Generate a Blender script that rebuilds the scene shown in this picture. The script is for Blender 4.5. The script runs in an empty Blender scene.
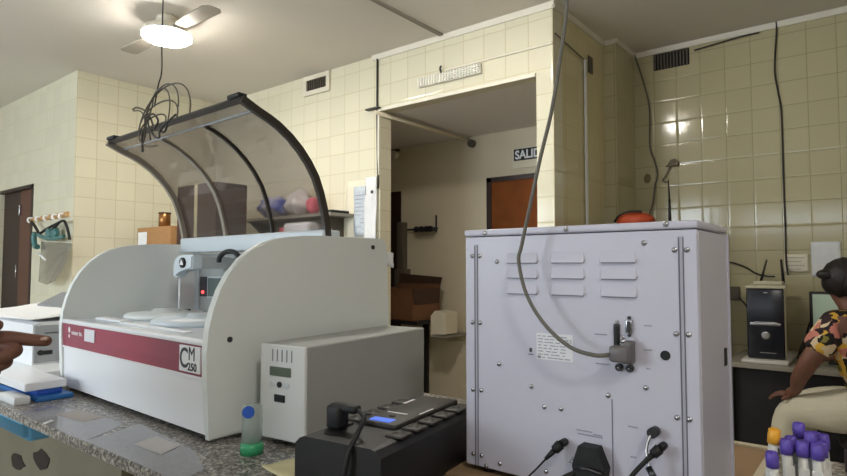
import bpy, bmesh, math, random
from mathutils import Vector, Matrix
random.seed(7)
S = bpy.context.scene
COL = S.collection
PI = math.pi
S.view_settings.view_transform = 'Standard'; S.view_settings.look = 'None'
S.view_settings.gamma = 1; S.view_settings.use_curve_mapping = False
S.view_settings.exposure = 1.2

# ------------------------------------------------------------------ materials
def lin(c):
    return tuple(((v/255)/12.92 if v/255 <= .04045 else ((v/255+.055)/1.055)**2.4) for v in c) + (1.,)
def M(name, rgb, rough=.5, metal=0., noise=0., nscale=20., bump=0., bscale=60., emit=0., alpha=1., spec=.5, rgb2=None):
    m = bpy.data.materials.new(name); m.use_nodes = True
    nt = m.node_tree; b = nt.nodes['Principled BSDF']
    b.inputs['Roughness'].default_value = rough; b.inputs['Metallic'].default_value = metal
    b.inputs['Specular IOR Level'].default_value = spec
    c = lin(rgb); b.inputs['Base Color'].default_value = c
    tc = nt.nodes.new('ShaderNodeTexCoord')
    if noise or rgb2:
        n = nt.nodes.new('ShaderNodeTexNoise'); n.inputs['Scale'].default_value = nscale; n.inputs['Detail'].default_value = 4
        nt.links.new(tc.outputs['Object'], n.inputs['Vector'])
        r = nt.nodes.new('ShaderNodeValToRGB')
        r.color_ramp.elements[0].position = .3; r.color_ramp.elements[1].position = .7
        a = lin(rgb2) if rgb2 else tuple(v*(1-noise) for v in c[:3])+(1,)
        bb = c if rgb2 else tuple(min(1, v*(1+noise)) for v in c[:3])+(1,)
        r.color_ramp.elements[0].color = a; r.color_ramp.elements[1].color = bb
        nt.links.new(n.outputs['Fac'], r.inputs['Fac']); nt.links.new(r.outputs['Color'], b.inputs['Base Color'])
    if bump:
        n = nt.nodes.new('ShaderNodeTexNoise'); n.inputs['Scale'].default_value = bscale
        nt.links.new(tc.outputs['Object'], n.inputs['Vector'])
        bp = nt.nodes.new('ShaderNodeBump'); bp.inputs['Strength'].default_value = bump; bp.inputs['Distance'].default_value = .004
        nt.links.new(n.outputs['Fac'], bp.inputs['Height']); nt.links.new(bp.outputs['Normal'], b.inputs['Normal'])
    if emit:
        b.inputs['Emission Color'].default_value = c; b.inputs['Emission Strength'].default_value = emit
    if alpha < 1:
        b.inputs['Alpha'].default_value = alpha
    return m
def clear_mat(name, rgb, tint_alpha_rgb, gloss=.12, rough=.05):
    """thin clear plastic / glass: tinted transmission plus a gloss that grows at grazing angles"""
    m = bpy.data.materials.new(name); m.use_nodes = True; nt = m.node_tree
    nt.nodes.remove(nt.nodes['Principled BSDF']); out = nt.nodes['Material Output']
    tr = nt.nodes.new('ShaderNodeBsdfTransparent'); tr.inputs['Color'].default_value = lin(tint_alpha_rgb)
    gl = nt.nodes.new('ShaderNodeBsdfGlossy'); gl.inputs['Roughness'].default_value = rough; gl.inputs['Color'].default_value = (.9, .9, .9, 1)
    df = nt.nodes.new('ShaderNodeBsdfDiffuse'); df.inputs['Color'].default_value = lin(rgb)
    m1 = nt.nodes.new('ShaderNodeMixShader'); m1.inputs['Fac'].default_value = gloss
    nt.links.new(tr.outputs[0], m1.inputs[1]); nt.links.new(df.outputs[0], m1.inputs[2])
    fw = nt.nodes.new('ShaderNodeLayerWeight'); fw.inputs['Blend'].default_value = .5
    pw = nt.nodes.new('ShaderNodeMath'); pw.operation = 'POWER'; pw.inputs[1].default_value = 4
    nt.links.new(fw.outputs['Facing'], pw.inputs[0])
    lw = nt.nodes.new('ShaderNodeMapRange'); lw.inputs['To Min'].default_value = .035; lw.inputs['To Max'].default_value = .6
    nt.links.new(pw.outputs[0], lw.inputs['Value'])
    m2 = nt.nodes.new('ShaderNodeMixShader')
    nt.links.new(lw.outputs[0], m2.inputs['Fac']); nt.links.new(m1.outputs[0], m2.inputs[1]); nt.links.new(gl.outputs[0], m2.inputs[2])
    nt.links.new(m2.outputs[0], out.inputs['Surface'])
    return m
def tile_mat(name, axis, off, pitch, zoff, zpitch, rgb, grout, gw=.0035, plain_below=None):
    """glazed square wall tiles in a straight grid; axis 0: along x, 1: along y"""
    m = bpy.data.materials.new(name); m.use_nodes = True; nt = m.node_tree; N = nt.nodes; L = nt.links
    b = N['Principled BSDF']; b.inputs['Specular IOR Level'].default_value = .5
    g = N.new('ShaderNodeNewGeometry'); sp = N.new('ShaderNodeSeparateXYZ'); L.new(g.outputs['Position'], sp.inputs[0])
    def math_(op, a, v=None):
        n = N.new('ShaderNodeMath'); n.operation = op
        if isinstance(a, (int, float)): n.inputs[0].default_value = a
        else: L.new(a, n.inputs[0])
        if v is not None:
            if isinstance(v, (int, float)): n.inputs[1].default_value = v
            else: L.new(v, n.inputs[1])
        return n.outputs[0]
    def axis_(o, of, p):
        t = math_('DIVIDE', math_('SUBTRACT', o, of), p)
        fr = math_('FRACT', t); fl = math_('FLOOR', t)
        d = math_('MINIMUM', fr, math_('SUBTRACT', 1.0, fr))
        return math_('MULTIPLY', d, p), fl
    sn = N.new('ShaderNodeSeparateXYZ'); L.new(g.outputs['True Normal'], sn.inputs[0])
    uu = math_('ADD', math_('MULTIPLY', sp.outputs[0], math_('ROUND', math_('ABSOLUTE', sn.outputs[1]))), math_('MULTIPLY', sp.outputs[1], math_('ROUND', math_('ABSOLUTE', sn.outputs[0]))))
    du, fu = axis_(uu, off, pitch); dz, fz = axis_(sp.outputs[2], zoff, zpitch)
    d = math_('MINIMUM', du, dz)
    mr = N.new('ShaderNodeMapRange'); mr.interpolation_type = 'SMOOTHSTEP'
    mr.inputs['From Min'].default_value = gw*.3; mr.inputs['From Max'].default_value = gw*1.1
    L.new(d, mr.inputs['Value'])
    cb = N.new('ShaderNodeCombineXYZ'); L.new(fu, cb.inputs[0]); L.new(fz, cb.inputs[1])
    wn = N.new('ShaderNodeTexWhiteNoise'); wn.noise_dimensions = '3D'; L.new(cb.outputs[0], wn.inputs['Vector'])
    c = lin(rgb)
    mix0 = N.new('ShaderNodeMix'); mix0.data_type = 'RGBA'
    mix0.inputs[6].default_value = tuple(v*.965 for v in c[:3])+(1,); mix0.inputs[7].default_value = tuple(min(1, v*1.02) for v in c[:3])+(1,)
    L.new(wn.outputs['Value'], mix0.inputs[0])
    ns = N.new('ShaderNodeTexNoise'); ns.inputs['Scale'].default_value = 2.2; L.new(g.outputs['Position'], ns.inputs['Vector'])
    mixs = N.new('ShaderNodeMix'); mixs.data_type = 'RGBA'; mixs.blend_type = 'MULTIPLY'; mixs.inputs[0].default_value = .25
    L.new(mix0.outputs[2], mixs.inputs[6]); L.new(ns.outputs['Color'], mixs.inputs[7])
    mixs.inputs[0].default_value = 0.0
    mix = N.new('ShaderNodeMix'); mix.data_type = 'RGBA'; mix.inputs[6].default_value = lin(grout)
    L.new(mr.outputs[0], mix.inputs[0]); L.new(mixs.outputs[2], mix.inputs[7]); L.new(mix.outputs[2], b.inputs['Base Color'])
    rr = N.new('ShaderNodeMapRange'); rr.inputs['To Min'].default_value = .8; rr.inputs['To Max'].default_value = .11
    L.new(mr.outputs[0], rr.inputs['Value']); L.new(rr.outputs[0], b.inputs['Roughness'])
    mr2 = N.new('ShaderNodeMapRange'); mr2.interpolation_type = 'SMOOTHSTEP'; mr2.inputs['From Max'].default_value = .012; L.new(d, mr2.inputs['Value'])
    tl = N.new('ShaderNodeTexNoise'); tl.inputs['Scale'].default_value = 9; L.new(g.outputs['Position'], tl.inputs['Vector'])
    h = math_('ADD', mr2.outputs[0], math_('MULTIPLY', tl.outputs['Fac'], .35))
    bp = N.new('ShaderNodeBump'); bp.inputs['Strength'].default_value = .35; bp.inputs['Distance'].default_value = .002
    L.new(h, bp.inputs['Height']); L.new(bp.outputs['Normal'], b.inputs['Normal'])
    return m

TILE = (224, 218, 194); GROUT = (198, 186, 150)
mt_B = tile_mat('glazed_tiles_b', 0, -1.52, .161, 2.515, .155, TILE, GROUT)
mt_C = tile_mat('glazed_tiles_c_shaded', 0, -.97, .156, 1.427, .155, (190, 181, 146), (156, 147, 112))  # right wall's shade is put into these darker tile and grout colours
mt_A = tile_mat('glazed_tiles_a', 1, 1.926, .1605, 1.40, .1605, TILE, (196, 184, 148))
mt_D = tile_mat('glazed_tiles_d', 0, -5.06, .16, 1.40, .1605, TILE, (196, 184, 148))
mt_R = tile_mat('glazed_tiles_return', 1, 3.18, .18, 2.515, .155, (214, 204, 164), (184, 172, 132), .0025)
m_ceil = M('ceiling_paint', (222, 216, 206), .85, noise=.02, nscale=1.5)
m_paint = M('vestibule_paint', (218, 206, 180), .6, noise=.03, nscale=2)
m_soffit = M('soffit_paint', (224, 220, 216), .7)
m_plain = M('plain_plaster', (205, 200, 188), .8)
m_trim = M('white_cornice', (226, 220, 204), .45)
m_floor = M('terrazzo_floor', (176, 168, 154), .4, noise=.2, nscale=60)
m_white = M('white_powder_coat', (224, 226, 226), .38, bump=.05, bscale=900)
m_white2 = M('bright_white_plastic', (240, 241, 244), .3)
m_side = M('side_panel_plastic', (228, 232, 230), .42, bump=.05, bscale=700)
m_in = M('grey_inner_panel', (180, 184, 184), .45)
m_lgrey = M('light_blue_grey_plastic', (206, 214, 220), .35)
m_lav = M('lavender_white_sheet_metal', (196, 194, 208), .36, bump=.06, bscale=800)
m_lav2 = M('lavender_shadow_gap', (95, 93, 105), .6)
m_slot = M('slot_grey', (168, 166, 178), .5)
m_metal = M('steel', (190, 190, 195), .25, 1)
m_dmetal = M('dark_metal', (70, 70, 74), .35, .8)
m_black = M('black_plastic', (15, 15, 16), .45, bump=.1, bscale=500)
m_black2 = M('dark_grey_plastic', (40, 37, 33), .55, bump=.1, bscale=500)
m_rubber = M('black_rubber', (16, 16, 18), .6)
m_gcable = M('grey_cable', (100, 97, 88), .5)
m_dcable = M('dark_cable', (46, 42, 36), .5)
m_cabw = M('off_white_cable', (176, 168, 140), .5)
m_maroon = M('maroon_band', (168, 62, 88), .3, rgb2=(140, 60, 82), nscale=3)
m_print = M('dark_print', (62, 60, 66), .6)
m_print2 = M('grey_print', (140, 138, 150), .6)
m_wprint = M('white_print', (235, 225, 230), .5)
m_label = M('paper_label', (222, 222, 226), .5)
m_visor = clear_mat('smoked_acrylic', (120, 114, 108), (216, 213, 213), .10, .06)
m_vdark = M('dark_visor_frame', (58, 52, 48), .35)
m_vlight = M('visor_rib_lit_tone', (150, 142, 130), .25)  # lighter tone stands for light reflected by the left frame and rib
m_clear = clear_mat('clear_plastic', (220, 220, 220), (235, 238, 236), .12, .1)
m_film = clear_mat('plastic_film', (215, 215, 220), (225, 225, 228), .30, .12)
m_shield = clear_mat('face_shield_film', (200, 200, 196), (225, 222, 215), .14, .1)
m_glass = clear_mat('window_glass', (240, 240, 240), (250, 252, 252), .0, .02)
m_green = M('green_liquid', (60, 160, 110), .25)
m_blue = M('blue_plastic', (40, 90, 190), .35)
m_tub = M('light_blue_tub', (96, 178, 226), .4)
m_binder = M('blue_folder', (44, 108, 176), .4)
m_card = M('cardboard', (168, 124, 78), .85, noise=.08, nscale=30)
m_dcard = M('dark_cardboard', (70, 48, 36), .85, noise=.08, nscale=20)
m_vcard = M('brown_cardboard', (120, 82, 54), .85, noise=.1, nscale=14)
m_copper = M('copper_tin', (150, 104, 58), .3, .7)
m_paper = M('white_paper', (226, 226, 226), .8, noise=.03, nscale=30)
m_bpaper = M('bluish_paper', (196, 204, 212), .8, noise=.1, nscale=50)
m_cpaper = M('cream_paper', (228, 220, 198), .8)
m_ypaper = M('yellowish_paper', (206, 198, 158), .8, noise=.05, nscale=30)
m_wood = M('brown_door_wood', (120, 66, 28), .75, noise=.12, nscale=9, spec=.2)
m_dwood = M('dark_door_wood', (44, 26, 20), .5)
m_mwood = M('reddish_door_wood', (92, 54, 38), .45)
m_lwood = M('rack_wood', (190, 150, 100), .6)
m_vent = M('vent_dark', (26, 24, 22), .8)
m_ventb = M('vent_frame_white', (222, 214, 196), .5)
m_slat = M('vent_slat', (92, 84, 72), .5)
m_led = M('led_diffuser', (255, 250, 239), .5, emit=52)
m_led2 = M('led_diffuser_small', (255, 250, 239), .5, emit=46)
m_led3 = M('led_fill_rear', (255, 251, 242), .5, emit=29)
m_screen = M('lcd_lit', (150, 165, 145), .4, emit=.12)
m_lcd = M('lcd_green_grey', (96, 108, 96), .3)
m_blcd = M('blue_lcd', (70, 100, 190), .3, emit=.5)
m_redled = M('red_led', (255, 60, 60), .3, emit=2.)
m_skin = M('brown_skin', (112, 74, 60), .55, noise=.06, nscale=12)
m_nail = M('finger_nail', (190, 150, 135), .35)
m_hair = M('dark_hair', (24, 18, 18), .55, bump=.5, bscale=120)
m_trous = M('cream_trousers', (206, 200, 180), .85, bump=.3, bscale=14)
m_scrub = M('teal_scrubs', (70, 110, 120), .85)
m_dtrous = M('navy_trousers', (40, 46, 62), .85)
m_shoe = M('dark_shoe', (34, 30, 30), .5)
m_desk = M('grey_desk_laminate', (148, 142, 130), .45)
m_ddesk = M('dark_desk_panel', (26, 25, 27), .6)
m_orange = M('orange_nylon', (190, 76, 40), .6, noise=.15, nscale=8)
m_purple = M('purple_cap', (92, 72, 168), .45)
m_ycap = M('amber_cap', (232, 166, 50), .45)
m_yellow = M('yellow_gel', (222, 186, 60), .45)
m_tube = M('frosted_tube', (198, 196, 190), .4)
m_blood = M('tube_label_white', (206, 204, 200), .6)
m_rack = M('white_rack', (214, 210, 202), .5)
m_teal = M('goggle_teal', (70, 120, 118), .35)
m_sheet = M('brown_board', (138, 112, 82), .7, noise=.08, nscale=20)
m_edge = M('pale_board_edge', (186, 176, 152), .6)
m_pc = M('beige_case', (196, 188, 162), .5)
m_navy = M('navy_front', (20, 22, 34), .25)
m_panel = M('beige_bench_panel', (112, 106, 86), .8, noise=.08, nscale=5)
m_hole = M('broken_hole', (44, 36, 28), .9)
m_eye = M('eye_white', (230, 228, 222), .3)
m_red = M('red_plastic_bag', (240, 110, 130), .35)
m_bag = M('blue_white_bag', (40, 70, 180), .35, rgb2=(224, 222, 228), nscale=9)
m_wbag = M('white_bag', (226, 220, 218), .35, bump=.8, bscale=14)
m_cabinet = M('dark_cabinet', (72, 58, 48), .6)

def granite():
    m = bpy.data.materials.new('speckled_granite'); m.use_nodes = True; nt = m.node_tree; N = nt.nodes; L = nt.links
    b = N['Principled BSDF']; b.inputs['Roughness'].default_value = .3
    g = N.new('ShaderNodeNewGeometry')
    v = N.new('ShaderNodeTexVoronoi'); v.inputs['Scale'].default_value = 210; L.new(g.outputs['Position'], v.inputs['Vector'])
    n = N.new('ShaderNodeTexNoise'); n.inputs['Scale'].default_value = 75; n.inputs['Detail'].default_value = 6; L.new(g.outputs['Position'], n.inputs['Vector'])
    mx = N.new('ShaderNodeMix'); mx.data_type = 'FLOAT'; mx.inputs[0].default_value = .6
    sp = N.new('ShaderNodeSeparateColor'); L.new(v.outputs['Color'], sp.inputs[0])
    L.new(sp.outputs[0], mx.inputs[2]); L.new(n.outputs['Fac'], mx.inputs[3])
    r = N.new('ShaderNodeValToRGB'); e = r.color_ramp.elements
    e[0].position = .3; e[0].color = lin((52, 50, 48)); e[1].position = .72; e[1].color = lin((204, 200, 196))
    x = e.new(.48); x.color = lin((116, 112, 108)); x = e.new(.6); x.color = lin((158, 150, 140))
    L.new(mx.outputs[0], r.inputs[0]); L.new(r.outputs[0], b.inputs['Base Color'])
    return m
m_granite = granite()
def floral():
    m = bpy.data.materials.new('floral_cotton'); m.use_nodes = True; nt = m.node_tree; N = nt.nodes; L = nt.links
    b = N['Principled BSDF']; b.inputs['Roughness'].default_value = .85
    tc = N.new('ShaderNodeTexCoord')
    n = N.new('ShaderNodeTexNoise'); n.inputs['Scale'].default_value = 24; L.new(tc.outputs['Object'], n.inputs['Vector'])
    va = N.new('ShaderNodeVectorMath'); va.operation = 'MULTIPLY_ADD'
    va.inputs[1].default_value = (.05, .05, .05); L.new(n.outputs['Color'], va.inputs[0]); L.new(tc.outputs['Object'], va.inputs[2])
    v = N.new('ShaderNodeTexVoronoi'); v.inputs['Scale'].default_value = 30; L.new(va.outputs[0], v.inputs['Vector'])
    sp = N.new('ShaderNodeSeparateColor'); L.new(v.outputs['Color'], sp.inputs[0])
    r = N.new('ShaderNodeValToRGB'); r.color_ramp.interpolation = 'CONSTANT'; e = r.color_ramp.elements
    e[0].position = 0; e[0].color = lin((30, 22, 26)); e[1].position = .36; e[1].color = lin((222, 176, 66))
    for p, c in ((.58, (206, 130, 116)), (.70, (52, 34, 38)), (.78, (222, 200, 166)), (.92, (140, 130, 62))):
        x = e.new(p); x.color = lin(c)
    L.new(sp.outputs[0], r.inputs[0]); L.new(r.outputs[0], b.inputs['Base Color'])
    return m
m_floral = floral()

# ------------------------------------------------------------------ mesh helpers
class MB:
    def __init__(s): s.bm = bmesh.new(); s.smooth = set()
    def _add(s, fn, mat=None, smooth=False):
        before = set(s.bm.verts); n0 = set(s.bm.faces); fn()
        vs = [v for v in s.bm.verts if v not in before]
        if mat is not None: bmesh.ops.transform(s.bm, matrix=mat, verts=vs)
        if smooth:
            for f in s.bm.faces:
                if f not in n0: f.smooth = True
        return vs
    def box(s, lo, hi, bev=0., seg=2, rot=None):
        lo = Vector(lo); hi = Vector(hi); c = (lo+hi)/2; d = hi-lo
        tmp = bmesh.new(); bmesh.ops.create_cube(tmp, size=1)
        bmesh.ops.scale(tmp, vec=(abs(d.x), abs(d.y), abs(d.z)), verts=tmp.verts)
        if bev: bmesh.ops.bevel(tmp, geom=tmp.edges[:]+tmp.verts[:], offset=bev, segments=seg, affect='EDGES', profile=.5)
        mt = Matrix.Translation(c)
        if rot: mt = mt @ rot
        bmesh.ops.transform(tmp, matrix=mt, verts=tmp.verts)
        s.merge(tmp, bool(bev) and seg > 1); return s
    def merge(s, tmp, smooth=False):
        vm = {v: s.bm.verts.new(v.co) for v in tmp.verts}
        for f in tmp.faces:
            try: nf = s.bm.faces.new([vm[v] for v in f.verts]); nf.smooth = smooth or f.smooth
            except ValueError: pass
        tmp.free()
    def cyl(s, p0, p1, r, r2=None, seg=24, smooth=True):
        p0 = Vector(p0); p1 = Vector(p1); r2 = r if r2 is None else r2
        tmp = bmesh.new(); d = p1-p0
        bmesh.ops.create_cone(tmp, cap_ends=True, segments=seg, radius1=r, radius2=r2, depth=d.length)
        q = Vector((0, 0, 1)).rotation_difference(d.normalized()).to_matrix().to_4x4()
        bmesh.ops.transform(tmp, matrix=Matrix.Translation((p0+p1)/2) @ q, verts=tmp.verts)
        for f in tmp.faces: f.smooth = smooth and len(f.verts) == 4
        s.merge(tmp); return s
    def ball(s, c, r, sc=(1, 1, 1), seg=20):
        tmp = bmesh.new(); bmesh.ops.create_uvsphere(tmp, u_segments=seg, v_segments=seg//2+2, radius=r)
        bmesh.ops.transform(tmp, matrix=Matrix.Translation(c) @ Matrix.Diagonal((*sc, 1)), verts=tmp.verts)
        s.merge(tmp, True); return s
    def prism(s, prof, a0, a1, axis='x', smooth=False):
        """closed outline extruded along an axis: x -> outline is (y,z); y -> (x,z); z -> (x,y)"""
        def p(u, v, a): return {'x': (a, u, v), 'y': (u, a, v), 'z': (u, v, a)}[axis]
        A = [s.bm.verts.new(p(u, v, a0)) for u, v in prof]; B = [s.bm.verts.new(p(u, v, a1)) for u, v in prof]
        n = len(prof)
        s.bm.faces.new(A); s.bm.faces.new(B[::-1])
        for i in range(n):
            f = s.bm.faces.new([A[i], B[i], B[(i+1) % n], A[(i+1) % n]]); f.smooth = smooth
        return s
    def strip(s, line, a0, a1, t, axis='x'):
        """open outline given thickness t and extruded along the axis"""
        pts = [Vector(q) for q in line]; off = []
        for i, q in enumerate(pts):
            d = (pts[min(i+1, len(pts)-1)]-pts[max(i-1, 0)]).normalized(); off.append(q+Vector((d.y, -d.x))*t)
        return s.prism([tuple(q) for q in pts]+[tuple(q) for q in off[::-1]], a0, a1, axis)
    def tube(s, pts, r, seg=8, smooth_path=6, r_end=None):
        P = [Vector(p) for p in pts]
        if smooth_path and len(P) > 2:
            Q = []
            for i in range(len(P)-1):
                a = P[max(i-1, 0)]; b = P[i]; c = P[i+1]; d = P[min(i+2, len(P)-1)]
                for k in range(smooth_path):
                    t = k/smooth_path
                    Q.append(.5*((2*b)+(-a+c)*t+(2*a-5*b+4*c-d)*t*t+(-a+3*b-3*c+d)*t**3))
            Q.append(P[-1]); P = Q
        rings = []; nrm = None
        for i, p in enumerate(P):
            t = (P[min(i+1, len(P)-1)]-P[max(i-1, 0)]).normalized()
            if nrm is None:
                nrm = t.orthogonal().normalized()
            nrm = (nrm-t*nrm.dot(t)).normalized(); bn = t.cross(nrm)
            rr = r if r_end is None else r+(r_end-r)*i/(len(P)-1)
            rings.append([s.bm.verts.new(p+(nrm*math.cos(2*PI*k/seg)+bn*math.sin(2*PI*k/seg))*rr) for k in range(seg)])
        for a, b in zip(rings, rings[1:]):
            for k in range(seg):
                f = s.bm.faces.new([a[k], a[(k+1) % seg], b[(k+1) % seg], b[k]]); f.smooth = True
        s.bm.faces.new(rings[0][::-1]); s.bm.faces.new(rings[-1]); return s
    def lathe(s, prof, c, seg=28, axis='z'):
        rings = []
        for r, h in prof:
            rings.append([s.bm.verts.new(Vector(c)+{'z': Vector((r*math.cos(a), r*math.sin(a), h)), 'y': Vector((r*math.cos(a), h, r*math.sin(a))),
                          'x': Vector((h, r*math.cos(a), r*math.sin(a)))}[axis]) for a in [2*PI*k/seg for k in range(seg)]])
        for a, b in zip(rings, rings[1:]):
            for k in range(seg):
                f = s.bm.faces.new([a[k], a[(k+1) % seg], b[(k+1) % seg], b[k]]); f.smooth = True
        s.bm.faces.new(rings[0][::-1]); s.bm.faces.new(rings[-1]); return s
    def sheet(s, c, u, v, nu=8, nv=8, amp=0., seed=0, t=.0006):
        """thin curled sheet with real thickness spanned by u, v from corner c"""
        rnd = random.Random(seed); c = Vector(c); u = Vector(u); v = Vector(v); n = u.cross(v).normalized()
        ph = [rnd.uniform(0, 6) for _ in range(4)]
        def pt(i, j, k):
            a = i/nu; b = j/nv
            return c+u*a+v*b+n*(amp*(math.sin(a*7+ph[0]+b*3)*.5+math.sin(b*9+ph[1]-a*4)*.5+.9)+k*t)
        G = [[[s.bm.verts.new(pt(i, j, k)) for j in range(nv+1)] for i in range(nu+1)] for k in (0, 1)]
        for i in range(nu):
            for j in range(nv):
                s.bm.faces.new([G[1][i][j], G[1][i+1][j], G[1][i+1][j+1], G[1][i][j+1]]).smooth = True
                s.bm.faces.new([G[0][i][j], G[0][i][j+1], G[0][i+1][j+1], G[0][i+1][j]]).smooth = True
        for i in range(nu):
            for j in (0, nv): s.bm.faces.new([G[0][i][j], G[0][i+1][j], G[1][i+1][j], G[1][i][j]])
        for j in range(nv):
            for i in (0, nu): s.bm.faces.new([G[0][i][j], G[0][i][j+1], G[1][i][j+1], G[1][i][j]])
        return s
    def build(s, name, mat, parent=None):
        bmesh.ops.recalc_face_normals(s.bm, faces=s.bm.faces)
        me = bpy.data.meshes.new(name); s.bm.to_mesh(me); s.bm.free(); me.materials.append(mat)
        o = bpy.data.objects.new(name, me); COL.objects.link(o)
        if parent: o.parent = parent
        return o
def tag(o, label, cat, group=None, kind=None):
    o['label'] = label; o['category'] = cat
    if group: o['group'] = group
    if kind: o['kind'] = kind
    return o
def thing(name, label, cat, loc=(0, 0, 0), rz=0, group=None):
    o = bpy.data.objects.new(name, None); COL.objects.link(o); o.location = loc; o.rotation_euler = (0, 0, rz)
    o.empty_display_size = .05
    return tag(o, label, cat, group)
def struct(name, mb, mat):
    o = mb.build(name, mat); o['kind'] = 'structure'; return o
def copy_tree(o, parent=None):
    c = o.copy(); COL.objects.link(c)
    if parent: c.parent = parent
    for ch in list(o.children): copy_tree(ch, c)
    return c
def text(name, body, size, loc, rot, mat, parent, depth=.0004, sx=1, align='LEFT', bold=0.):
    cu = bpy.data.curves.new(name, 'FONT'); cu.body = body; cu.size = size; cu.extrude = depth; cu.align_x = align; cu.offset = bold
    tmp = bpy.data.objects.new(name+'_tmp', cu); COL.objects.link(tmp)
    dg = bpy.context.evaluated_depsgraph_get(); dg.update()
    me = bpy.data.meshes.new_from_object(tmp.evaluated_get(dg)); me.name = name
    bpy.data.objects.remove(tmp); me.materials.clear(); me.materials.append(mat)
    o = bpy.data.objects.new(name, me); COL.objects.link(o); o.location = loc; o.rotation_euler = rot; o.scale = (sx, 1, 1)
    if parent: o.parent = parent
    return o
UP = (PI/2, 0, 0)   # text standing on a surface that faces -y

# ------------------------------------------------------------------ the room
CZ = 2.905
struct('floor', MB().box((-7.5, -2.8, -.1), (2.6, 4.6, 0)), m_floor)
struct('ceiling', MB().box((-7.5, -2.8, CZ), (2.6, 4.6, CZ+.1)), m_ceil)
# wall with the portal (faces -y): three pieces round the opening
wb = MB()
wb.box((-5.06, 3.18, 0), (-2.91, 3.30, CZ)); wb.box((-2.91, 3.18, 2.487), (-1.63, 3.30, CZ)); wb.box((-1.63, 3.18, 0), (-1.517, 3.30, CZ))
struct('wall_portal', wb, mt_B)
struct('wall_left_side', MB().box((-5.2, 1.925, 0), (-5.06, 3.30, CZ)), mt_A)
struct('wall_left_front', MB().box((-7.3, 1.925, 0), (-6.80, 2.06, CZ)).box((-6.80, 1.925, 2.06), (-5.93, 2.06, CZ)).box((-5.93, 1.925, 0), (-5.2, 2.06, CZ)).box((-5.2, 1.9245, 0), (-5.0605, 1.927, CZ)), mt_D)
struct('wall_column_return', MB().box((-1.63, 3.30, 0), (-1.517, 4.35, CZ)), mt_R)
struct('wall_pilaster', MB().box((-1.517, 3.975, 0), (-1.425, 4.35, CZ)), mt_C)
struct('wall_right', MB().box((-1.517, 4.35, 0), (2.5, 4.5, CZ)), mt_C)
struct('wall_vestibule_back', MB().box((-5.2, 4.35, 0), (-1.517, 4.5, CZ)), m_paint)
struct('wall_vestibule_side', MB().box((-5.2, 3.30, 0), (-5.06, 4.35, CZ)), m_paint)
struct('trim_1', MB().box((-5.06, 3.30, 2.487), (-1.63, 4.35, 2.55)), m_soffit)          # vestibule soffit
struct('wall_far_left', MB().box((-7.4, -2.8, 0), (-7.3, 2.06, CZ)), m_plain)
struct('wall_far_right', MB().box((2.5, -2.8, 0), (2.6, 4.5, CZ)), m_plain)
# window wall behind the camera
wins = [(-6.6, -4.4, 1.15, 2.45), (-4.0, -2.3, 1.15, 2.45), (-1.95, 1.2, 1.9, 2.28)]
bw = MB(); xs = -7.4
for x0, x1, z0, z1 in wins:
    bw.box((xs, -2.8, 0), (x0, -2.6, CZ)); bw.box((x0, -2.8, 0), (x1, -2.6, z0)); bw.box((x0, -2.8, z1), (x1, -2.6, CZ)); xs = x1
bw.box((xs, -2.8, 0), (2.6, -2.6, CZ)); struct('wall_back', bw, m_plain)
for k, (x0, x1, z0, z1) in enumerate(wins, 1):
    f = MB()
    for a, b in (((x0, z0), (x1, z0+.04)), ((x0, z1-.04), (x1, z1)), ((x0, z0), (x0+.04, z1)), ((x1-.04, z0), (x1, z1)), (((x0+x1)/2-.02, z0), ((x0+x1)/2+.02, z1))):
        f.box((a[0], -2.72, a[1]), (b[0], -2.68, b[1]))
    w = struct('window_%d' % k, f, m_trim); p = MB().box((x0, -2.702, z0), (x1, -2.698, z1)).build('pane', m_glass, w)
    la = bpy.data.lights.new('daylight', 'AREA'); la.shape = 'RECTANGLE'; la.size = x1-x0; la.size_y = z1-z0
    la.energy = [30, 35, 6][k-1]; la.color = (.86, .93, 1.0)
    lo = bpy.data.objects.new('daylight', la); COL.objects.link(lo); lo.location = ((x0+x1)/2, -2.85, (z0+z1)/2); lo.rotation_euler = (PI/2, 0, 0)
# cornices
struct('trim_2', MB().prism([(3.155, CZ), (3.18, CZ), (3.18, CZ-.035), (3.168, CZ-.035)], -2.98, -1.517+.02), m_trim)
struct('trim_3', MB().prism([(-1.517, CZ), (-1.497, CZ), (-1.505, CZ-.03), (-1.517, CZ-.03)], 3.155, 3.975, 'y'), m_trim)
struct('trim_4', MB().prism([(3.955, CZ), (3.975, CZ), (3.975, CZ-.03), (3.965, CZ-.03)], -1.497, -1.405), m_trim)
struct('trim_5', MB().prism([(-1.425, CZ), (-1.405, CZ), (-1.412, CZ-.03), (-1.425, CZ-.03)], 3.955, 4.35, 'y'), m_trim)
struct('trim_6', MB().prism([(4.325, CZ), (4.35, CZ), (4.35, CZ-.035), (4.338, CZ-.035)], -1.405, 2.5), m_trim)
struct('trim_7', MB().box((-2.91, 3.165, 2.475), (-1.63, 3.18, 2.497)).box((-2.925, 3.165, 2.0), (-2.91, 3.18, 2.497)), m_trim)   # bead round the opening
struct('trim_8', MB().box((-2.34, 1.2, CZ-.012), (-2.31, 3.15, CZ)), M('ceiling_batten', (140, 132, 122), .7))
struct('trim_9', MB().box((-5.06, 4.335, .64), (-1.63, 4.35, .66)), m_paint)
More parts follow.
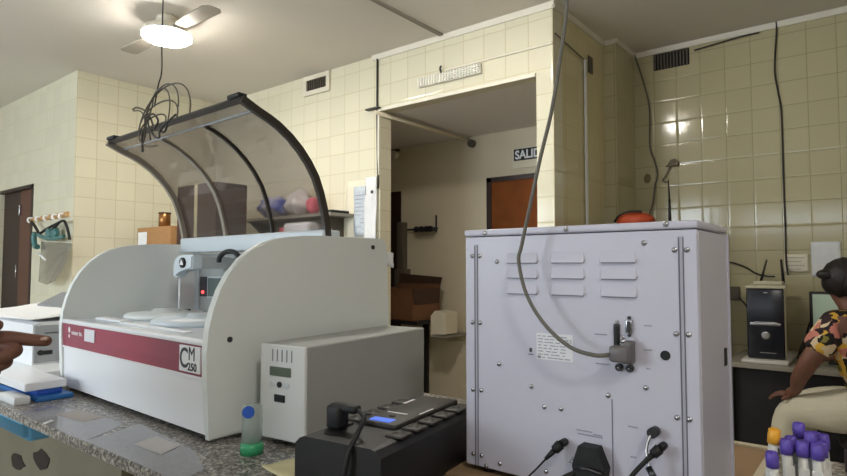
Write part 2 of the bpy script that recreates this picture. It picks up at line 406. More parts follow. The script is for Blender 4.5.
# doors
d1 = struct('door_1', MB().box((-6.80, 1.96, 0), (-6.35, 2.0, 2.06)), m_dwood)
MB().box((-6.35, 1.955, 0), (-5.97, 1.995, 2.05), .004, 1).build('leaf', m_mwood, d1)
MB().box((-5.975, 1.92, 0), (-5.93, 2.02, 2.06)).box((-6.80, 1.92, 2.03), (-5.93, 2.02, 2.062)).build('frame', m_dwood, d1)
MB().box((-6.33, 1.935, 1.80), (-6.31, 1.955, 1.90), .004).cyl((-6.32, 1.93, 1.22), (-6.32, 1.93, 1.34), .008).build('door_handle', m_metal, d1)
d2 = struct('door_2', MB().box((-2.65, 4.31, 0), (-1.85, 4.35, 2.06), .004, 1), m_wood)
MB().box((-2.69, 4.30, 0), (-2.645, 4.35, 2.09)).box((-2.69, 4.30, 2.05), (-1.80, 4.35, 2.09)).box((-1.85, 4.30, 0), (-1.80, 4.35, 2.09)).build('frame', m_dwood, d2)
MB().cyl((-2.57, 4.31, 1.05), (-2.57, 4.26, 1.05), .01).cyl((-2.57, 4.265, 1.05), (-2.46, 4.265, 1.05), .009).build('door_handle', m_metal, d2)
d3 = struct('door_3', MB().box((-4.5, 4.33, 0), (-3.70, 4.35, 2.06)), m_dwood)

# exit sign
sg = thing('exit_sign', 'black and white exit sign above the brown door in the vestibule', 'sign')
MB().box((-2.455, 4.338, 2.15), (-2.03, 4.349, 2.325), .002, 1).build('board', m_cpaper, sg)
MB().box((-2.437, 4.334, 2.215), (-2.05, 4.339, 2.312)).build('black_field', m_rubber, sg)
text('lettering', 'SALIDA', .098, (-2.425, 4.333, 2.230), UP, m_white2, sg, .0008, .93, bold=.003)

# wall vents
def vent(x0, x1, z0, z1, y, label, fr, slats=9):
    t = thing('wall_vent', label, 'vent', group='wall vents near the ceiling')
    MB().box((x0+fr*.8, y-.006, z0+fr*.8), (x1-fr*.8, y-.001, z1-fr*.8)).build('backing', m_vent, t)
    if fr > .012:
        MB().box((x0+fr, y-.02, z0), (x1-fr, y, z0+fr)).box((x0+fr, y-.02, z1-fr), (x1-fr, y, z1)).box((x0, y-.02, z0), (x0+fr, y, z1)).box((x1-fr, y-.02, z0), (x1, y, z1)).build('frame', m_ventb, t)
    f = MB(); n = slats
    for k in range(n):
        x = x0+fr+(x1-x0-2*fr)*(k+.5)/n; f.box((x-.004, y-.018, z0+fr), (x+.004, y-.004, z1-fr))
    f.build('slats', m_slat, t)
vent(-3.765, -3.45, 2.735, 2.9, 3.18, 'square wall vent in a white frame, left of the portal', .038)
vent(-1.286, -1.03, 2.742, 2.872, 4.35, 'unframed dark wall vent on the right-hand tiled wall', .008, 11)

# emergency light over the portal
m_hous = M('pale_lamp_housing', (214, 210, 196), .3)
em = thing('emergency_light', 'clear ribbed emergency light strip on the lintel above the portal', 'lamp')
MB().box((-2.534, 3.160, 2.575), (-2.018, 3.18, 2.643), .004).build('housing', m_hous, em)
f = MB()
for k in range(22): x = -2.53+k*.0233; f.box((x, 3.148, 2.578), (x+.008, 3.164, 2.640))
for z in (2.59, 2.605, 2.62): f.box((-2.30, 3.146, z), (-2.02, 3.165, z+.004))
f.build('ribs', M('clear_rib', (244, 242, 232), .2), em)
MB().tube([(-2.33, 3.16, 2.64), (-2.335, 3.15, 2.665), (-2.34, 3.165, 2.69)], .007).build('wire_stub', m_dcable, em)
tag(MB().box((-2.31, 3.168, 2.652), (-1.52, 3.18, 2.664)).build('cable_cover', m_trim), 'thin white cable cover running right from the emergency light', 'cable cover')
tag(MB().tube([(-2.935, 3.172, 2.88), (-2.935, 3.172, 2.49), (-2.93, 3.172, 2.2), (-2.92, 3.17, 1.95), (-2.925, 3.17, 1.9)], .008).build('wall_cable', m_dcable), 'dark cable running down the left edge of the portal', 'cable')
tag(MB().cyl((-2.89, 3.10, 2.45), (-2.89, 4.32, 2.45), .014).build('ceiling_pipe', m_paint), 'thin pipe under the vestibule ceiling running to the back wall', 'pipe')
tag(MB().box((-3.02, 3.13, 2.49), (-2.89, 3.165, 2.502), .002).build('cable_clip', m_dcable), 'small dark clip at the top left corner of the portal', 'clip')
tag(MB().box((-1.510, 3.615, 0), (-1.498, 3.64, 2.68), .002).build('cable_conduit', m_white2), 'white vertical conduit on the shaded side of the column', 'conduit')
tag(MB().tube([(-1.508, 3.19, 2.72), (-1.508, 3.4, 2.70), (-1.508, 3.62, 2.68)], .004).build('conduit_wire', m_gcable), 'thin wire running from the column corner to the conduit', 'cable')
ob = thing('junction_plate', 'oval grey plate on the shaded side of the column', 'plate')
MB().box((-1.517, 3.70, 2.62), (-1.508, 3.775, 2.735), .004, 2).build('cover', m_slat, ob)

# papers on walls
def wall_sheet(name, label, cat, x0, x1, z0, z1, y, mat, seed, amp=.003, group=None):
    o = MB().sheet((x0, y-.004, z0), (x1-x0, 0, 0), (0, 0, z1-z0), amp=amp, seed=seed).build(name, mat)
    return tag(o, label, cat, group)
wall_sheet('notice_paper', 'cream backing sheet pinned left of the portal', 'paper', -3.26, -3.02, 1.48, 1.98, 3.18, m_cpaper, 1)
n2 = thing('notice_paper', 'bluish printed notice pinned left of the portal', 'paper')
MB().sheet((-3.16, 3.168, 1.55), (.22, 0, 0), (0, 0, .38), amp=.006, seed=2).build('sheet', m_bpaper, n2)
f = MB()
for k in range(9): f.box((-3.145, 3.158, 1.62+k*.03), (-3.145+.06+.03*((k*7) % 3), 3.160, 1.624+k*.03))
f.box((-3.04, 3.156, 1.86), (-3.035, 3.158, 1.925)); f.build('printing', m_print2, n2)
n3 = thing('notice_paper', 'narrow torn white notice with a black ring mark beside the portal jamb', 'paper')
MB().sheet((-3.045, 3.162, 1.49), (.12, 0, 0), (0, 0, .5), amp=.008, seed=3).build('sheet', m_paper, n3)
MB().lathe([(.008, 0), (.013, 0), (.013, .002), (.008, .002)], (-2.962, 3.146, 1.875), axis='y').build('ring_mark', m_print, n3)
for k in range(3): MB().box((-3.14+.06*k, 3.156, 1.495+.008*k), (-3.10+.06*k, 3.158, 1.500+.008*k)).build('printed_line', m_print, n3)
q = thing('wall_notice', 'small printed notice behind clear film on the right wall', 'paper')
MB().sheet((-.50, 4.344, 1.29), (.13, 0, 0), (0, 0, .11), amp=.002, seed=5).build('sheet', m_cpaper, q)
f = MB()
for k in range(4): f.box((-.49, 4.338, 1.305+k*.024), (-.41+.02*(k % 2), 4.3395, 1.308+k*.024))
f.build('printing', m_print2, q)
wall_sheet('wall_notice', 'large blank white sheet on the right wall above the monitor', 'paper', -.355, -.205, 1.26, 1.475, 4.35, m_paper, 6)

# ------------------------------------------------------------------ ceiling fan with round light
fan = thing('ceiling_fan', 'white ceiling fan with a bright round light at its hub', 'ceiling fan', (-3.52, 1.85, 0))
MB().lathe([(.03, 2.905), (.06, 2.90), (.07, 2.87), (.02, 2.865), (.02, 2.84), (.12, 2.83), (.14, 2.80), (.14, 2.785), (.10, 2.78)], (0, 0, 0)).build('motor_housing', m_ventb, fan)
MB().lathe([(.09, 2.795), (.150, 2.792), (.152, 2.784), (.146, 2.782)], (0, 0, 0), 40).build('lamp_ring', m_white2, fan)
MB().lathe([(.05, 2.783), (.146, 2.782), (.147, 2.765), (.130, 2.752), (.08, 2.747)], (0, 0, 0), 40).build('lamp_diffuser', m_led, fan)
m_blade = M('fan_blade_beige', (170, 162, 150), .5)
for a in (0, PI):
    R = Matrix.Rotation(a+math.radians(-1), 4, 'Z')
    b = MB(); b.prism([(.13, -.03), (.30, -.055), (.52, -.06), (.55, -.035), (.55, .035), (.52, .06), (.30, .055), (.13, .03)], 2.802, 2.808, 'z')
    bmesh.ops.transform(b.bm, matrix=R, verts=b.bm.verts)
    b.build('blade', m_blade, fan)
lp = thing('round_ceiling_lamp', 'small round ceiling lamp in front of the tiled column', 'lamp', (-1.78, 2.08, 0))
MB().lathe([(.11, CZ), (.14, CZ-.005), (.145, CZ-.03), (.13, CZ-.035)], (0, 0, 0)).build('lamp_ring', m_white2, lp)
MB().lathe([(.03, CZ-.034), (.132, CZ-.035), (.134, CZ-.058), (.11, CZ-.072), (.03, CZ-.076)], (0, 0, 0)).build('lamp_diffuser', m_led2, lp)

for x, y in ((1.0, -.3),):  # unseen fill lamp, added to brighten the faces turned to the right
    l2 = thing('round_ceiling_lamp', 'added round fill lamp behind the camera, out of view', 'lamp', (x, y, 0), )
    MB().lathe([(.15, CZ), (.19, CZ-.005), (.195, CZ-.04), (.18, CZ-.045)], (0, 0, 0)).build('lamp_ring', m_white2, l2)
    MB().lathe([(.05, CZ-.044), (.182, CZ-.045), (.184, CZ-.09), (.15, CZ-.11), (.05, CZ-.12)], (0, 0, 0)).build('lamp_diffuser', m_led3, l2)

# hanging cable and its bundle over the visor
c1 = thing('hanging_cable', 'thin dark cable hanging from the ceiling into a loose coil on the visor', 'cable')
MB().tube([(-1.655, .855, 2.905), (-1.652, .855, 2.3), (-1.655, .855, 2.0), (-1.662, .86, 1.90), (-1.68, .86, 1.86), (-1.70, .86, 1.80)], .0022).build('drop', m_dcable, c1)
f = MB()
def loop(cx, cz, rx, rz, a0, a1, y, n=10, tilt=0):
    return [(cx+math.cos(a)*rx, y+tilt*math.sin(a*1.3), cz+math.sin(a)*rz) for a in [a0+(a1-a0)*k/n for k in range(n+1)]]
f.tube(loop(-1.645, 1.76, .082, .098, PI*1.08, PI*.05, .858, tilt=.01), .0021)
f.tube(loop(-1.615, 1.725, .125, .128, PI*1.02, .12, .85, tilt=.02), .0023)
f.tube(loop(-1.640, 1.735, .095, .070, PI*1.05, .05, .845, tilt=.015), .0023)
f.tube(loop(-1.655, 1.745, .060, .100, PI*1.1, -.3, .848, tilt=.012), .0020)
f.tube(loop(-1.665, 1.72, .050, .050, PI*1.6, -.4, .842, tilt=.02), .0022)
f.tube([(-1.72, .86, 1.70), (-1.725, .855, 1.76), (-1.715, .86, 1.80), (-1.69, .855, 1.835), (-1.66, .86, 1.85)], .0023)
f.tube([(-1.835, .86, 1.812), (-1.80, .855, 1.812), (-1.755, .86, 1.795), (-1.72, .86, 1.765), (-1.69, .855, 1.735), (-1.64, .85, 1.715)], .0030)
f.tube([(-1.82, .855, 1.805), (-1.77, .85, 1.795), (-1.73, .845, 1.77), (-1.72, .845, 1.72), (-1.73, .84, 1.68)], .0022)
f.build('coil', M('coil_brown_grey', (82, 76, 64), .5), c1)
f = MB()
f.tube([(-1.72, .845, 1.74), (-1.69, .84, 1.725), (-1.64, .84, 1.715), (-1.60, .84, 1.705), (-1.585, .84, 1.725)], .003)
f.tube([(-1.73, .845, 1.73), (-1.72, .835, 1.70), (-1.715, .835, 1.66)], .0038)
f.tube([(-1.70, .84, 1.755), (-1.68, .835, 1.73), (-1.65, .835, 1.70), (-1.62, .835, 1.69), (-1.61, .835, 1.715), (-1.54, .84, 1.745)], .003)
f.tube([(-1.71, .838, 1.76), (-1.66, .836, 1.765), (-1.63, .836, 1.74), (-1.65, .836, 1.72)], .003)
f.build('cable_ties', m_dcable, c1)
tag(MB().tube([(-.385, .80, 2.905), (-.387, .82, 2.4), (-.39, .86, 1.9), (-.401, .895, 1.765), (-.417, .9, 1.667), (-.433, .9, 1.584), (-.456, .9, 1.502), (-.475, .9, 1.426),
    (-.492, .9, 1.358), (-.498, .9, 1.329), (-.483, .9, 1.272), (-.449, .9, 1.223), (-.405, .9, 1.190), (-.365, .905, 1.180), (-.342, .918, 1.182)], .0034).build('data_cable', m_gcable),
    'grey data cable hanging in front of the column and curving to the analyser back', 'cable')

# ------------------------------------------------------------------ the bench
BZ = .93
bench = thing('lab_bench', 'speckled grey granite laboratory bench', 'bench')
MB().box((-4.2, .573, BZ-.024), (.75, 1.45, BZ), .003, 1).build('worktop', m_granite, bench)
MB().box((-4.2, 1.05, 0), (-2.26, 1.10, BZ-.026)).build('support_panel', m_panel, bench)
MB().box((-1.0, .70, 0), (-.94, 1.40, BZ-.026)).build('support_leg', m_panel, bench)
MB().box((.55, .70, 0), (.61, 1.40, BZ-.026)).build('support_leg', m_panel, bench)
for cx, cz, r, sd in ((-3.02, .45, .05, 1), (-3.32, .38, .045, 2), (-2.55, .66, .02, 4)):
    rnd = random.Random(sd); n = 11
    pr = [(cx+math.cos(2*PI*k/n)*2.0*r*rnd.uniform(.75, 1.15), cz+math.sin(2*PI*k/n)*r*rnd.uniform(.7, 1.0)) for k in range(n)]
    MB().prism(pr, 1.046, 1.0505, 'y').build('broken_hole', m_hole, bench)
cab = thing('under_bench_cabinet', 'white cabinet under the bench beside the broken panel', 'cabinet')
MB().box((-1.31, .66, 0), (-1.05, 1.3, .88), .004, 1).build('body', m_white, cab)
MB().box((-1.30, .645, .05), (-1.06, .66, .86), .003, 1).build('door', m_white, cab)
# blue tub hung under the bench on two rails
tb = thing('blue_tub', 'light blue plastic tub slung under the left end of the bench', 'tub', (0, 0, 0))
t = MB(); a = [(-2.75, .60), (-1.86, .60), (-1.86, .73), (-2.75, .73)]
lo = [t.bm.verts.new((x+(.05 if x < -2 else -.05), y+(.02 if y < .7 else -.02), .825)) for x, y in a]; hi = [t.bm.verts.new((x, y, .895)) for x, y in a]
t.bm.faces.new(lo)
for k in range(4): t.bm.faces.new([lo[k], lo[(k+1) % 4], hi[(k+1) % 4], hi[k]])
bmesh.ops.bevel(t.bm, geom=t.bm.edges[:], offset=.015, segments=3, affect='EDGES')
for fc in t.bm.faces: fc.smooth = True
t.build('body', m_tub, tb)
MB().box((-2.76, .592, .892), (-1.85, .603, .904)).box((-2.76, .727, .892), (-1.85, .738, .904)).build('rim', m_tub, tb)

# plastic film and papers on the bench
def flat(name, label, cat, pts, mat, dz=0, h=.0008, group=None):
    o = MB().prism(pts, BZ+dz, BZ+dz+h, 'z').build(name, mat); return tag(o, label, cat, group)
flat('plastic_film', 'clear plastic film taped over the bench front beside the blue folder', 'plastic film', [(-1.83, .575), (-1.42, .576), (-1.45, .63), (-1.50, .70), (-1.74, .69), (-1.86, .66)], m_film)
flat('plastic_film', 'wide clear plastic film along the front edge before the big analyser', 'plastic film', [(-1.42, .576), (-1.02, .576), (-1.04, .64), (-1.16, .69), (-1.46, .72), (-1.43, .63)], m_film, .001)
flat('taped_note', 'greyish taped note on the bench front near the round corner of the analyser', 'paper', [(-1.325, .693), (-1.215, .688), (-1.188, .632), (-1.305, .631)], M('note_grey', (196, 192, 192), .6), .002)
flat('taped_note', 'faint taped note on the bench beside the blue folder', 'paper', [(-1.74, .69), (-1.60, .70), (-1.60, .64), (-1.73, .63)], M('note_faint', (176, 168, 162), .6), .0009)
flat('taped_strip', 'white tape strip on the bench front edge', 'tape', [(-1.66, .575), (-1.645, .575), (-1.66, .60), (-1.675, .60)], m_paper, .0012)
pp = tag(MB().sheet((-.966, .715, BZ+.001), (.10, -.02, 0), (.012, .085, 0), amp=.002, seed=9).build('stained_paper', m_ypaper), 'yellowish paper square beside the black power unit', 'paper')
# brown board under the analyser
sb = thing('brown_board', 'brown board with a pale edge under the analyser', 'board')
MB().box((-.68, .90, BZ), (-.20, 1.43, BZ+.006)).build('panel', m_sheet, sb)
MB().box((-.68, 1.425, BZ), (-.185, 1.445, BZ+.010)).box((-.20, .90, BZ), (-.185, 1.445, BZ+.010)).build('edge_strip', m_edge, sb)

# ------------------------------------------------------------------ chemistry analyser (big, left)
cm = thing('chemistry_analyser', 'large white chemistry analyser with a maroon front band and a raised smoked visor', 'laboratory analyser')
_a = math.radians(-2); cm.rotation_euler = (0, 0, _a); _p = Vector((-1.19, .739, 0)); cm.location = _p-Matrix.Rotation(_a, 3, 'Z') @ _p
prof = [(.738, .937), (.733, 1.0), (.729, 1.07), (.727, 1.13), (.731, 1.18), (.742, 1.225), (.758, 1.268), (.780, 1.306), (.806, 1.338), (.835, 1.360), (.865, 1.377),
        (.90, 1.388), (.94, 1.395), (.99, 1.400), (1.05, 1.403), (1.285, 1.403), (1.30, 1.39), (1.31, 1.15), (1.31, .937)]
def side_panel(x0, x1):
    b = MB(); b.prism(prof, x0, x1)
    es = [e for e in b.bm.edges if abs(e.verts[0].co.x-e.verts[1].co.x) < 1e-6]
    bmesh.ops.bevel(b.bm, geom=es, offset=.004, segments=2, affect='EDGES'); 
    return b
side_panel(-1.202, -1.18).build('side_panel', m_side, cm)
side_panel(-2.08, -2.058).build('side_panel', m_side, cm)
XL, XR = -2.058, -1.202
ins = .006
fr = [(y+ins, z) for y, z in prof[:4]]+[(.735, 1.150)]
lowp = [(.7405, .945), (.738, 1.0), (.736, 1.04), (.735, 1.072)]
MB().strip(lowp[::-1], XL, XR, -.010).build('front_panel', m_white2, cm)
bd = MB().prism([(.734, 1.072), (.732, 1.10), (.732, 1.144), (.742, 1.144), (.744, 1.072)], XL, XR).build('colour_band', m_maroon, cm)
MB().box((XL, .731, 1.068), (XR, .740, 1.073)).box((XL, .729, 1.143), (XR, .745, 1.156), .002).build('front_trim', m_white2, cm)
# badge and lettering on the band
bg = MB().box((-1.305, .7285, 1.079), (-1.212, .732, 1.139), .001, 1).build('model_badge', m_white2, bd)
text('badge_letter', 'C', .064, (-1.302, .7280, 1.089), UP, m_print, bd, .0003, .88, bold=.0008)
text('badge_letter', 'M', .044, (-1.262, .7280, 1.107), UP, m_print, bd, .0003, .90, bold=.0)
text('badge_number', '250', .024, (-1.264, .7280, 1.084), UP, m_print, bd, .0003, 1.12, bold=.0006)
text('maker_lettering', 'wiener lab.', .020, (-1.985, .7310, 1.112), UP, m_wprint, bd, .0003, 1.0, bold=.0003)
MB().ball((-2.002, .731, 1.125), .009, (1, .12, 1)).ball((-2.002, .731, 1.106), .006, (1, .12, 1)).build('maker_mark', m_wprint, bd)
MB().box((-1.878, .7295, 1.100), (-1.805, .732, 1.136)).build('sticker', m_label, bd)
# body
MB().box((XL, .745, .945), (XR, 1.30, 1.135)).build('lower_body', m_in, cm)
dk = MB().box((XL, .735, 1.135), (XR, 1.18, 1.152), .002, 1).build('deck', m_lgrey, cm)
MB().box((XL, 1.178, 1.152), (XR, 1.30, 1.372), .003, 1).build('rear_housing', m_in, cm)
MB().box((XL, 1.172, 1.152), (-2.03, 1.178, 1.372)).build('corner_trim', m_lgrey, cm)
wd = MB().box((-2.020, 1.172, 1.212), (-1.975, 1.179, 1.284), .001, 1).build('indicator_window', m_print, cm)
MB().ball((-1.995, 1.171, 1.228), .006).build('indicator_light', m_redled, wd)
MB().box((-1.965, 1.170, 1.208), (-1.855, 1.179, 1.286), .001, 1).build('window_frame', m_lgrey, cm)
MB().box((-1.957, 1.168, 1.214), (-1.863, 1.171, 1.280)).build('display_window', M('window_tint', (104, 118, 116), .2), cm)
# trays on the deck
for cx, cy, r, mt in ((-1.62, .965, .145, m_lgrey), (-1.90, .985, .125, m_side)):
    MB().lathe([(r*.2, 0), (r, 0), (r, .012), (r*.93, .018), (r*.35, .020), (r*.30, .030), (r*.05, .031)], (cx, cy, 1.152), 40).build('reagent_tray', mt, dk)
MB().box((-1.99, .80, 1.152), (-1.80, .835, 1.160), .003).box((-1.78, .79, 1.152), (-1.40, .81, 1.157), .002).build('tray_ledge', m_white2, dk)
MB().tube([(-2.0, 1.10, 1.165), (-1.93, 1.08, 1.172), (-1.86, 1.05, 1.176)], .003).build('deck_rod', m_dmetal, dk)
# probe arms
def probe(x, y, zt, mirror, tube):
    p = MB(); w = .125
    pts = [(x, zt-.075), (x-.001, zt-.04), (x+.006, zt-.018), (x+.020, zt-.005), (x+.040, zt), (x+w, zt), (x+w, zt-.045), (x+.045, zt-.05), (x+.024, zt-.058), (x+.018, zt-.075)]
    p.prism(pts, y-.02, y+.02, 'y')
    es = [e for e in p.bm.edges if abs(e.verts[0].co.y-e.verts[1].co.y) < 1e-6]
    bmesh.ops.bevel(p.bm, geom=es, offset=.005, segments=2, affect='EDGES')
    a = p.build('probe_arm', m_lgrey, cm)
    MB().cyl((x+.010, y, zt-.075), (x+.010, y, 1.165), .0035, seg=10).build('probe_needle', m_white2, a)
    MB().box((x+.03, y+.018, zt-.046), (x+w-.004, 1.18, zt-.006), .003).build('probe_rail', m_in, a)
    return a
a1 = probe(-1.905, 1.03, 1.360, False, False)
f = MB().cyl((-1.835, 1.0105, 1.334), (-1.835, 1.004, 1.334), .017).build('round_badge', m_rubber, a1)
MB().prism([(-1.846, 1.327), (-1.824, 1.327), (-1.835, 1.346)], 1.002, 1.004, 'y').build('badge_triangle', m_white2, f)
a2 = probe(-1.64, 1.09, 1.35, False, True)
MB().tube([(-1.70, 1.06, 1.335), (-1.695, 1.06, 1.352), (-1.66, 1.06, 1.368), (-1.61, 1.06, 1.366), (-1.575, 1.06, 1.345), (-1.56, 1.08, 1.33)], .008).build('probe_tubing', m_rubber, a2)
# visor bar, visor and ribs
MB().box((-2.035, 1.10, 1.372), (-1.235, 1.165, 1.424), .005).build('visor_bar', m_lgrey, cm)
vp = [(1.130, 1.405), (1.126, 1.44), (1.116, 1.485), (1.102, 1.53), (1.084, 1.572), (1.058, 1.610), (1.028, 1.643), (.994, 1.672), (.955, 1.697), (.925, 1.711), (.895, 1.722), (.845, 1.744)]
vis = MB().strip(vp, -2.03, -1.245, -.003).build('visor', m_visor, cm)
MB().strip(vp, -1.246, -1.233, -.020).build('visor_end_frame', m_vdark, cm)
MB().strip([(y-.0, z) for y, z in vp], -2.045, -2.031, -.018).build('visor_end_frame', m_vlight, cm)
MB().strip(vp[:-1], -1.505, -1.497, -.010).build('visor_rib', m_vdark, vis)
MB().strip(vp[:-1], -1.775, -1.758, -.010).build('visor_rib', m_vlight, vis)
MB().box((-2.03, .892, 1.719), (-1.245, .898, 1.724)).build('fold_line', m_lgrey, vis)
MB().strip([(.860, 1.7372), (.843, 1.7448)], -2.03, -1.245, -.006).build('front_rail', m_vdark, vis)
for x in (-2.035, -1.30): MB().box((x, .836, 1.742), (x+.055, .862, 1.754), .004).build('rubber_pad', m_rubber, vis)
for y, z in ((.758, 1.155), (1.215, 1.377)):
    MB().cyl((-1.181, y+.025, z), (-1.1775, y+.025, z), .0065, seg=16).build('panel_screw', m_dmetal, cm)
for x in (-2.0, -1.27):
    for y in (.80, 1.28): MB().cyl((x, y, BZ), (x, y, .946), .02).build('foot', m_rubber, cm)
tag(MB().sheet((-1.205, 1.335, 1.325), (.032, .012, -.008), (-.004, .0, .046), 5, 5, amp=.006, seed=4).build('crumpled_paper', m_paper), 'small crumpled white paper behind the rear edge of the analyser', 'paper')

# ------------------------------------------------------------------ white power unit
wu = thing('power_supply', 'white upright power supply with a small display beside the big analyser', 'power supply', (-.978, .834, BZ), math.radians(6.2))
W, D, H = .136, .482, .218
MB().box((-W, .006, .012), (0, D, H), .003, 1).build('case', M('ups_side_grey', (166, 168, 164), .45), wu)
fp = MB().box((-W, 0, .012), (0, .008, H), .002, 1).build('front_panel', m_white, wu)
f = MB()
for k in range(5): f.box((-.098+k*.0145, -.0012, .182), (-.0955+k*.0145, .001, .208))
f.build('vent_slots', m_print2, fp)
MB().box((-.105, -.002, .150), (-.041, .001, .170), .001, 1).build('display', m_lcd, fp)
for k in range(3): MB().cyl((-.096+k*.022, .001, .132), (-.096+k*.022, -.003, .132), .0065, seg=16).build('button', m_lgrey if k != 1 else m_dmetal, fp)
MB().box((-.090, -.0025, .094), (-.058, .001, .110), .001, 1).build('power_switch', m_rubber, fp)
for x in (-.125, -.02):
    for y in (.05, .45): MB().cyl((x, y, 0), (x, y, .013), .012).build('foot', m_rubber, wu)

# ------------------------------------------------------------------ clear bottle
bt = thing('plastic_bottle', 'clear plastic bottle with green contents beside the white power supply', 'bottle', (-1.055, .758, BZ))
MB().lathe([(.002, .016), (.021, .016), (.0215, .085), (.019, .098), (.016, .101)], (0, 0, 0)).build('body', clear_mat('frosted_bottle', (214, 222, 220), (228, 236, 232), .40, .2), bt)
MB().lathe([(.002, 0), (.024, 0), (.0245, .014), (.0215, .024), (.002, .0245)], (0, 0, 0)).build('green_base', m_green, bt)
MB().cyl((.0115, -.0165, .090), (.0145, -.0210, .0905), .0125, seg=20).build('blue_cap', m_blue, bt)

# ------------------------------------------------------------------ black power unit
bu = thing('backup_power_unit', 'black backup power unit with a blue display and a plugged-in cable', 'power supply', (-.628, .690, BZ), math.radians(7.2))
W, D, H = .180, .350, .104
body = [(-W, .004), (-W+.004, 0), (-.004, 0), (0, .004), (0, D), (-W, D)]
MB().prism([(-.0, 0), (-.0, 0)][:0] + [(-W+.002, .004), (-.002, .004), (0, .012), (0, H-.014), (-.012, H-.004), (-.02, H-.002), (-W+.02, H-.002), (-W+.010, H-.006), (-W, H-.016), (-W, .012)], 0, D, 'y').build('case', m_black, bu)
tp = MB().box((-W+.05, .11, H-.004), (-.045, D-.004, H+.006), .003).build('top_panel', m_black2, bu)
for k in range(5):
    y = .085+k*.052
    for x in (-.022, -W+.030):
        s = MB().box((x-.017, y-.019, H-.003), (x+.017, y+.019, H+.002), .002).build('outlet', m_black2, bu)
        MB().box((x-.009, y-.008, H+.002), (x-.006, y+.004, H+.0026)).box((x+.006, y-.008, H+.002), (x+.009, y+.004, H+.0026)).cyl((x, y+.009, H+.001), (x, y+.009, H+.0026), .003, seg=10).build('socket_holes', m_rubber, s)
MB().box((-.112, .120, H+.005), (-.066, .142, H+.0075), .001, 1).build('display', m_blcd, tp)
for a_, b_ in (((-.115, .185), (-.070, .189)), ((-.128, .26), (-.122, .30)), ((-.052, .20), (-.049, .25))): MB().box((*a_, H+.0055), (*b_, H+.0066)).build('white_mark', m_wprint, tp)
MB().box((-.092, .158, H+.0055), (-.082, .164, H+.0075)).build('button', m_rubber, tp)
pl = MB().box((-W+.020, .055, H-.002), (-W+.052, .085, H+.040), .006).box((-W+.022, .060, H+.028), (-W+.082, .082, H+.042), .005).build('plug', m_rubber, bu)
MB().tube([(-W+.08, .071, H+.034), (-W+.11, .05, H+.030), (-.062, .02, H+.010), (-.058, -.006, H-.01), (-.068, -.012, .04), (-.082, -.02, .004)], .0042).build('power_cord', m_rubber, pl)
MB().cyl((-.022, .001, .030), (-.022, -.004, .030), .006, seg=16).build('reset_button', m_metal, bu)

# ------------------------------------------------------------------ hematology analyser seen from behind
ha = thing('blood_analyser', 'lavender-white blood analyser seen from its screwed rear panel', 'laboratory analyser')
AX0, AX1, AY0, AY1, AZ0, AZ1 = -.640, -.219, .944, 1.150, .944, 1.391
MB().box((AX0, AY0+.004, AZ0), (AX1, AY1, AZ1-.014), .003, 1).build('case', m_lav, ha)
MB().box((AX0-.001, AY0-.002, AZ1-.0125), (AX1+.001, AY1+.001, AZ1), .003, 2).build('lid', m_lav, ha)
rp = MB().box((AX0+.001, AY0, AZ0+.002), (AX1-.001, AY0+.006, AZ1-.014), .0015, 1).build('rear_panel', m_lav, ha)
MB().box((AX1-.001, AY1-.006, AZ0), (AX1+.003, AY1+.002, AZ1-.014)).build('side_flange', m_lav, ha)
MB().box((AX1-.002, AY1-.045, 1.150), (AX1+.0015, AY1-.025, 1.182), .002, 1).build('side_latch', m_rubber, ha)
for x0, z0, z1 in ((-.6185, .947, 1.363), (-.2475, .947, 1.367)):
    MB().box((x0, AY0-.0006, z0), (x0+.0085, AY0+.002, z1)).build('slot_rail', m_slot, rp)
    MB().box((x0+.0005, AY0-.0012, z0), (x0+.0022, AY0+.001, z1-.002)).box((x0+.0068, AY0-.0012, z0), (x0+.008, AY0+.001, z1-.002)).build('slot_gap', m_lav2, rp)
# louvres: a raised hood whose lower lip is open
for r_, z in enumerate((1.3275, 1.3005, 1.272)):
    for x0, x1 in ((-.549, -.483), (-.460, -.396), (-.371, -.309)):
        b = MB(); y = AY0
        prof_l = [(y+.001, z+.021), (y-.0015, z+.014), (y-.0045, z+.002), (y-.0045, z), (y+.001, z)]
        b.prism(prof_l, x0+.003, x1-.003)
        for xe, xs in ((x0+.003, x0-.001), (x1-.003, x1+.001)):
            vs = [b.bm.verts.new((xe, yy, zz)) for yy, zz in prof_l]; c = b.bm.verts.new((xs, y+.0005, z+.006))
            for i in range(len(vs)): b.bm.faces.new([vs[i], vs[(i+1) % len(vs)], c])
        lv = b.build('louvre', m_lav, rp)
        MB().box((x0+.004, y-.0040, z-.0012), (x1-.003, y+.001, z+.0002)).build('louvre_gap', m_lav2, lv)
scr = MB()
pts = [(-.593, 1.384), (-.429, 1.385), (-.264, 1.386), (-.298, 1.358), (-.568, 1.33), (-.6235, 1.341), (-.606, 1.341), (-.6235, 1.214), (-.606, 1.214), (-.2525, 1.346), (-.2345, 1.346),
       (-.2525, 1.218), (-.2345, 1.218), (-.565, 1.141), (-.499, 1.108), (-.36, 1.111), (-.299, 1.131), (-.474, 1.076), (-.443, 1.077), (-.2535, 1.092), (-.236, 1.092),
       (-.6225, 1.087), (-.604, 1.088), (-.6225, .967), (-.604, .967), (-.594, .950), (-.565, .960), (-.472, .966)]
s0 = None
for x, z in pts:
    if s0 is None:
        b = MB(); b.lathe([(.0009, 0), (.0045, 0), (.0045, -.0006), (.0032, -.0022), (.0009, -.0030)], (0, 0, 0), 16, 'y'); s0 = b.build('screw', m_metal, rp); o = s0
        MB().box((-.0022, -.0034, -.0004), (.0022, -.0026, .0004)).build('screw_slot', m_print, s0)
    else: o = copy_tree(s0, rp)
    o.location = (x, AY0 if z < 1.378 else AY0-.002, z)
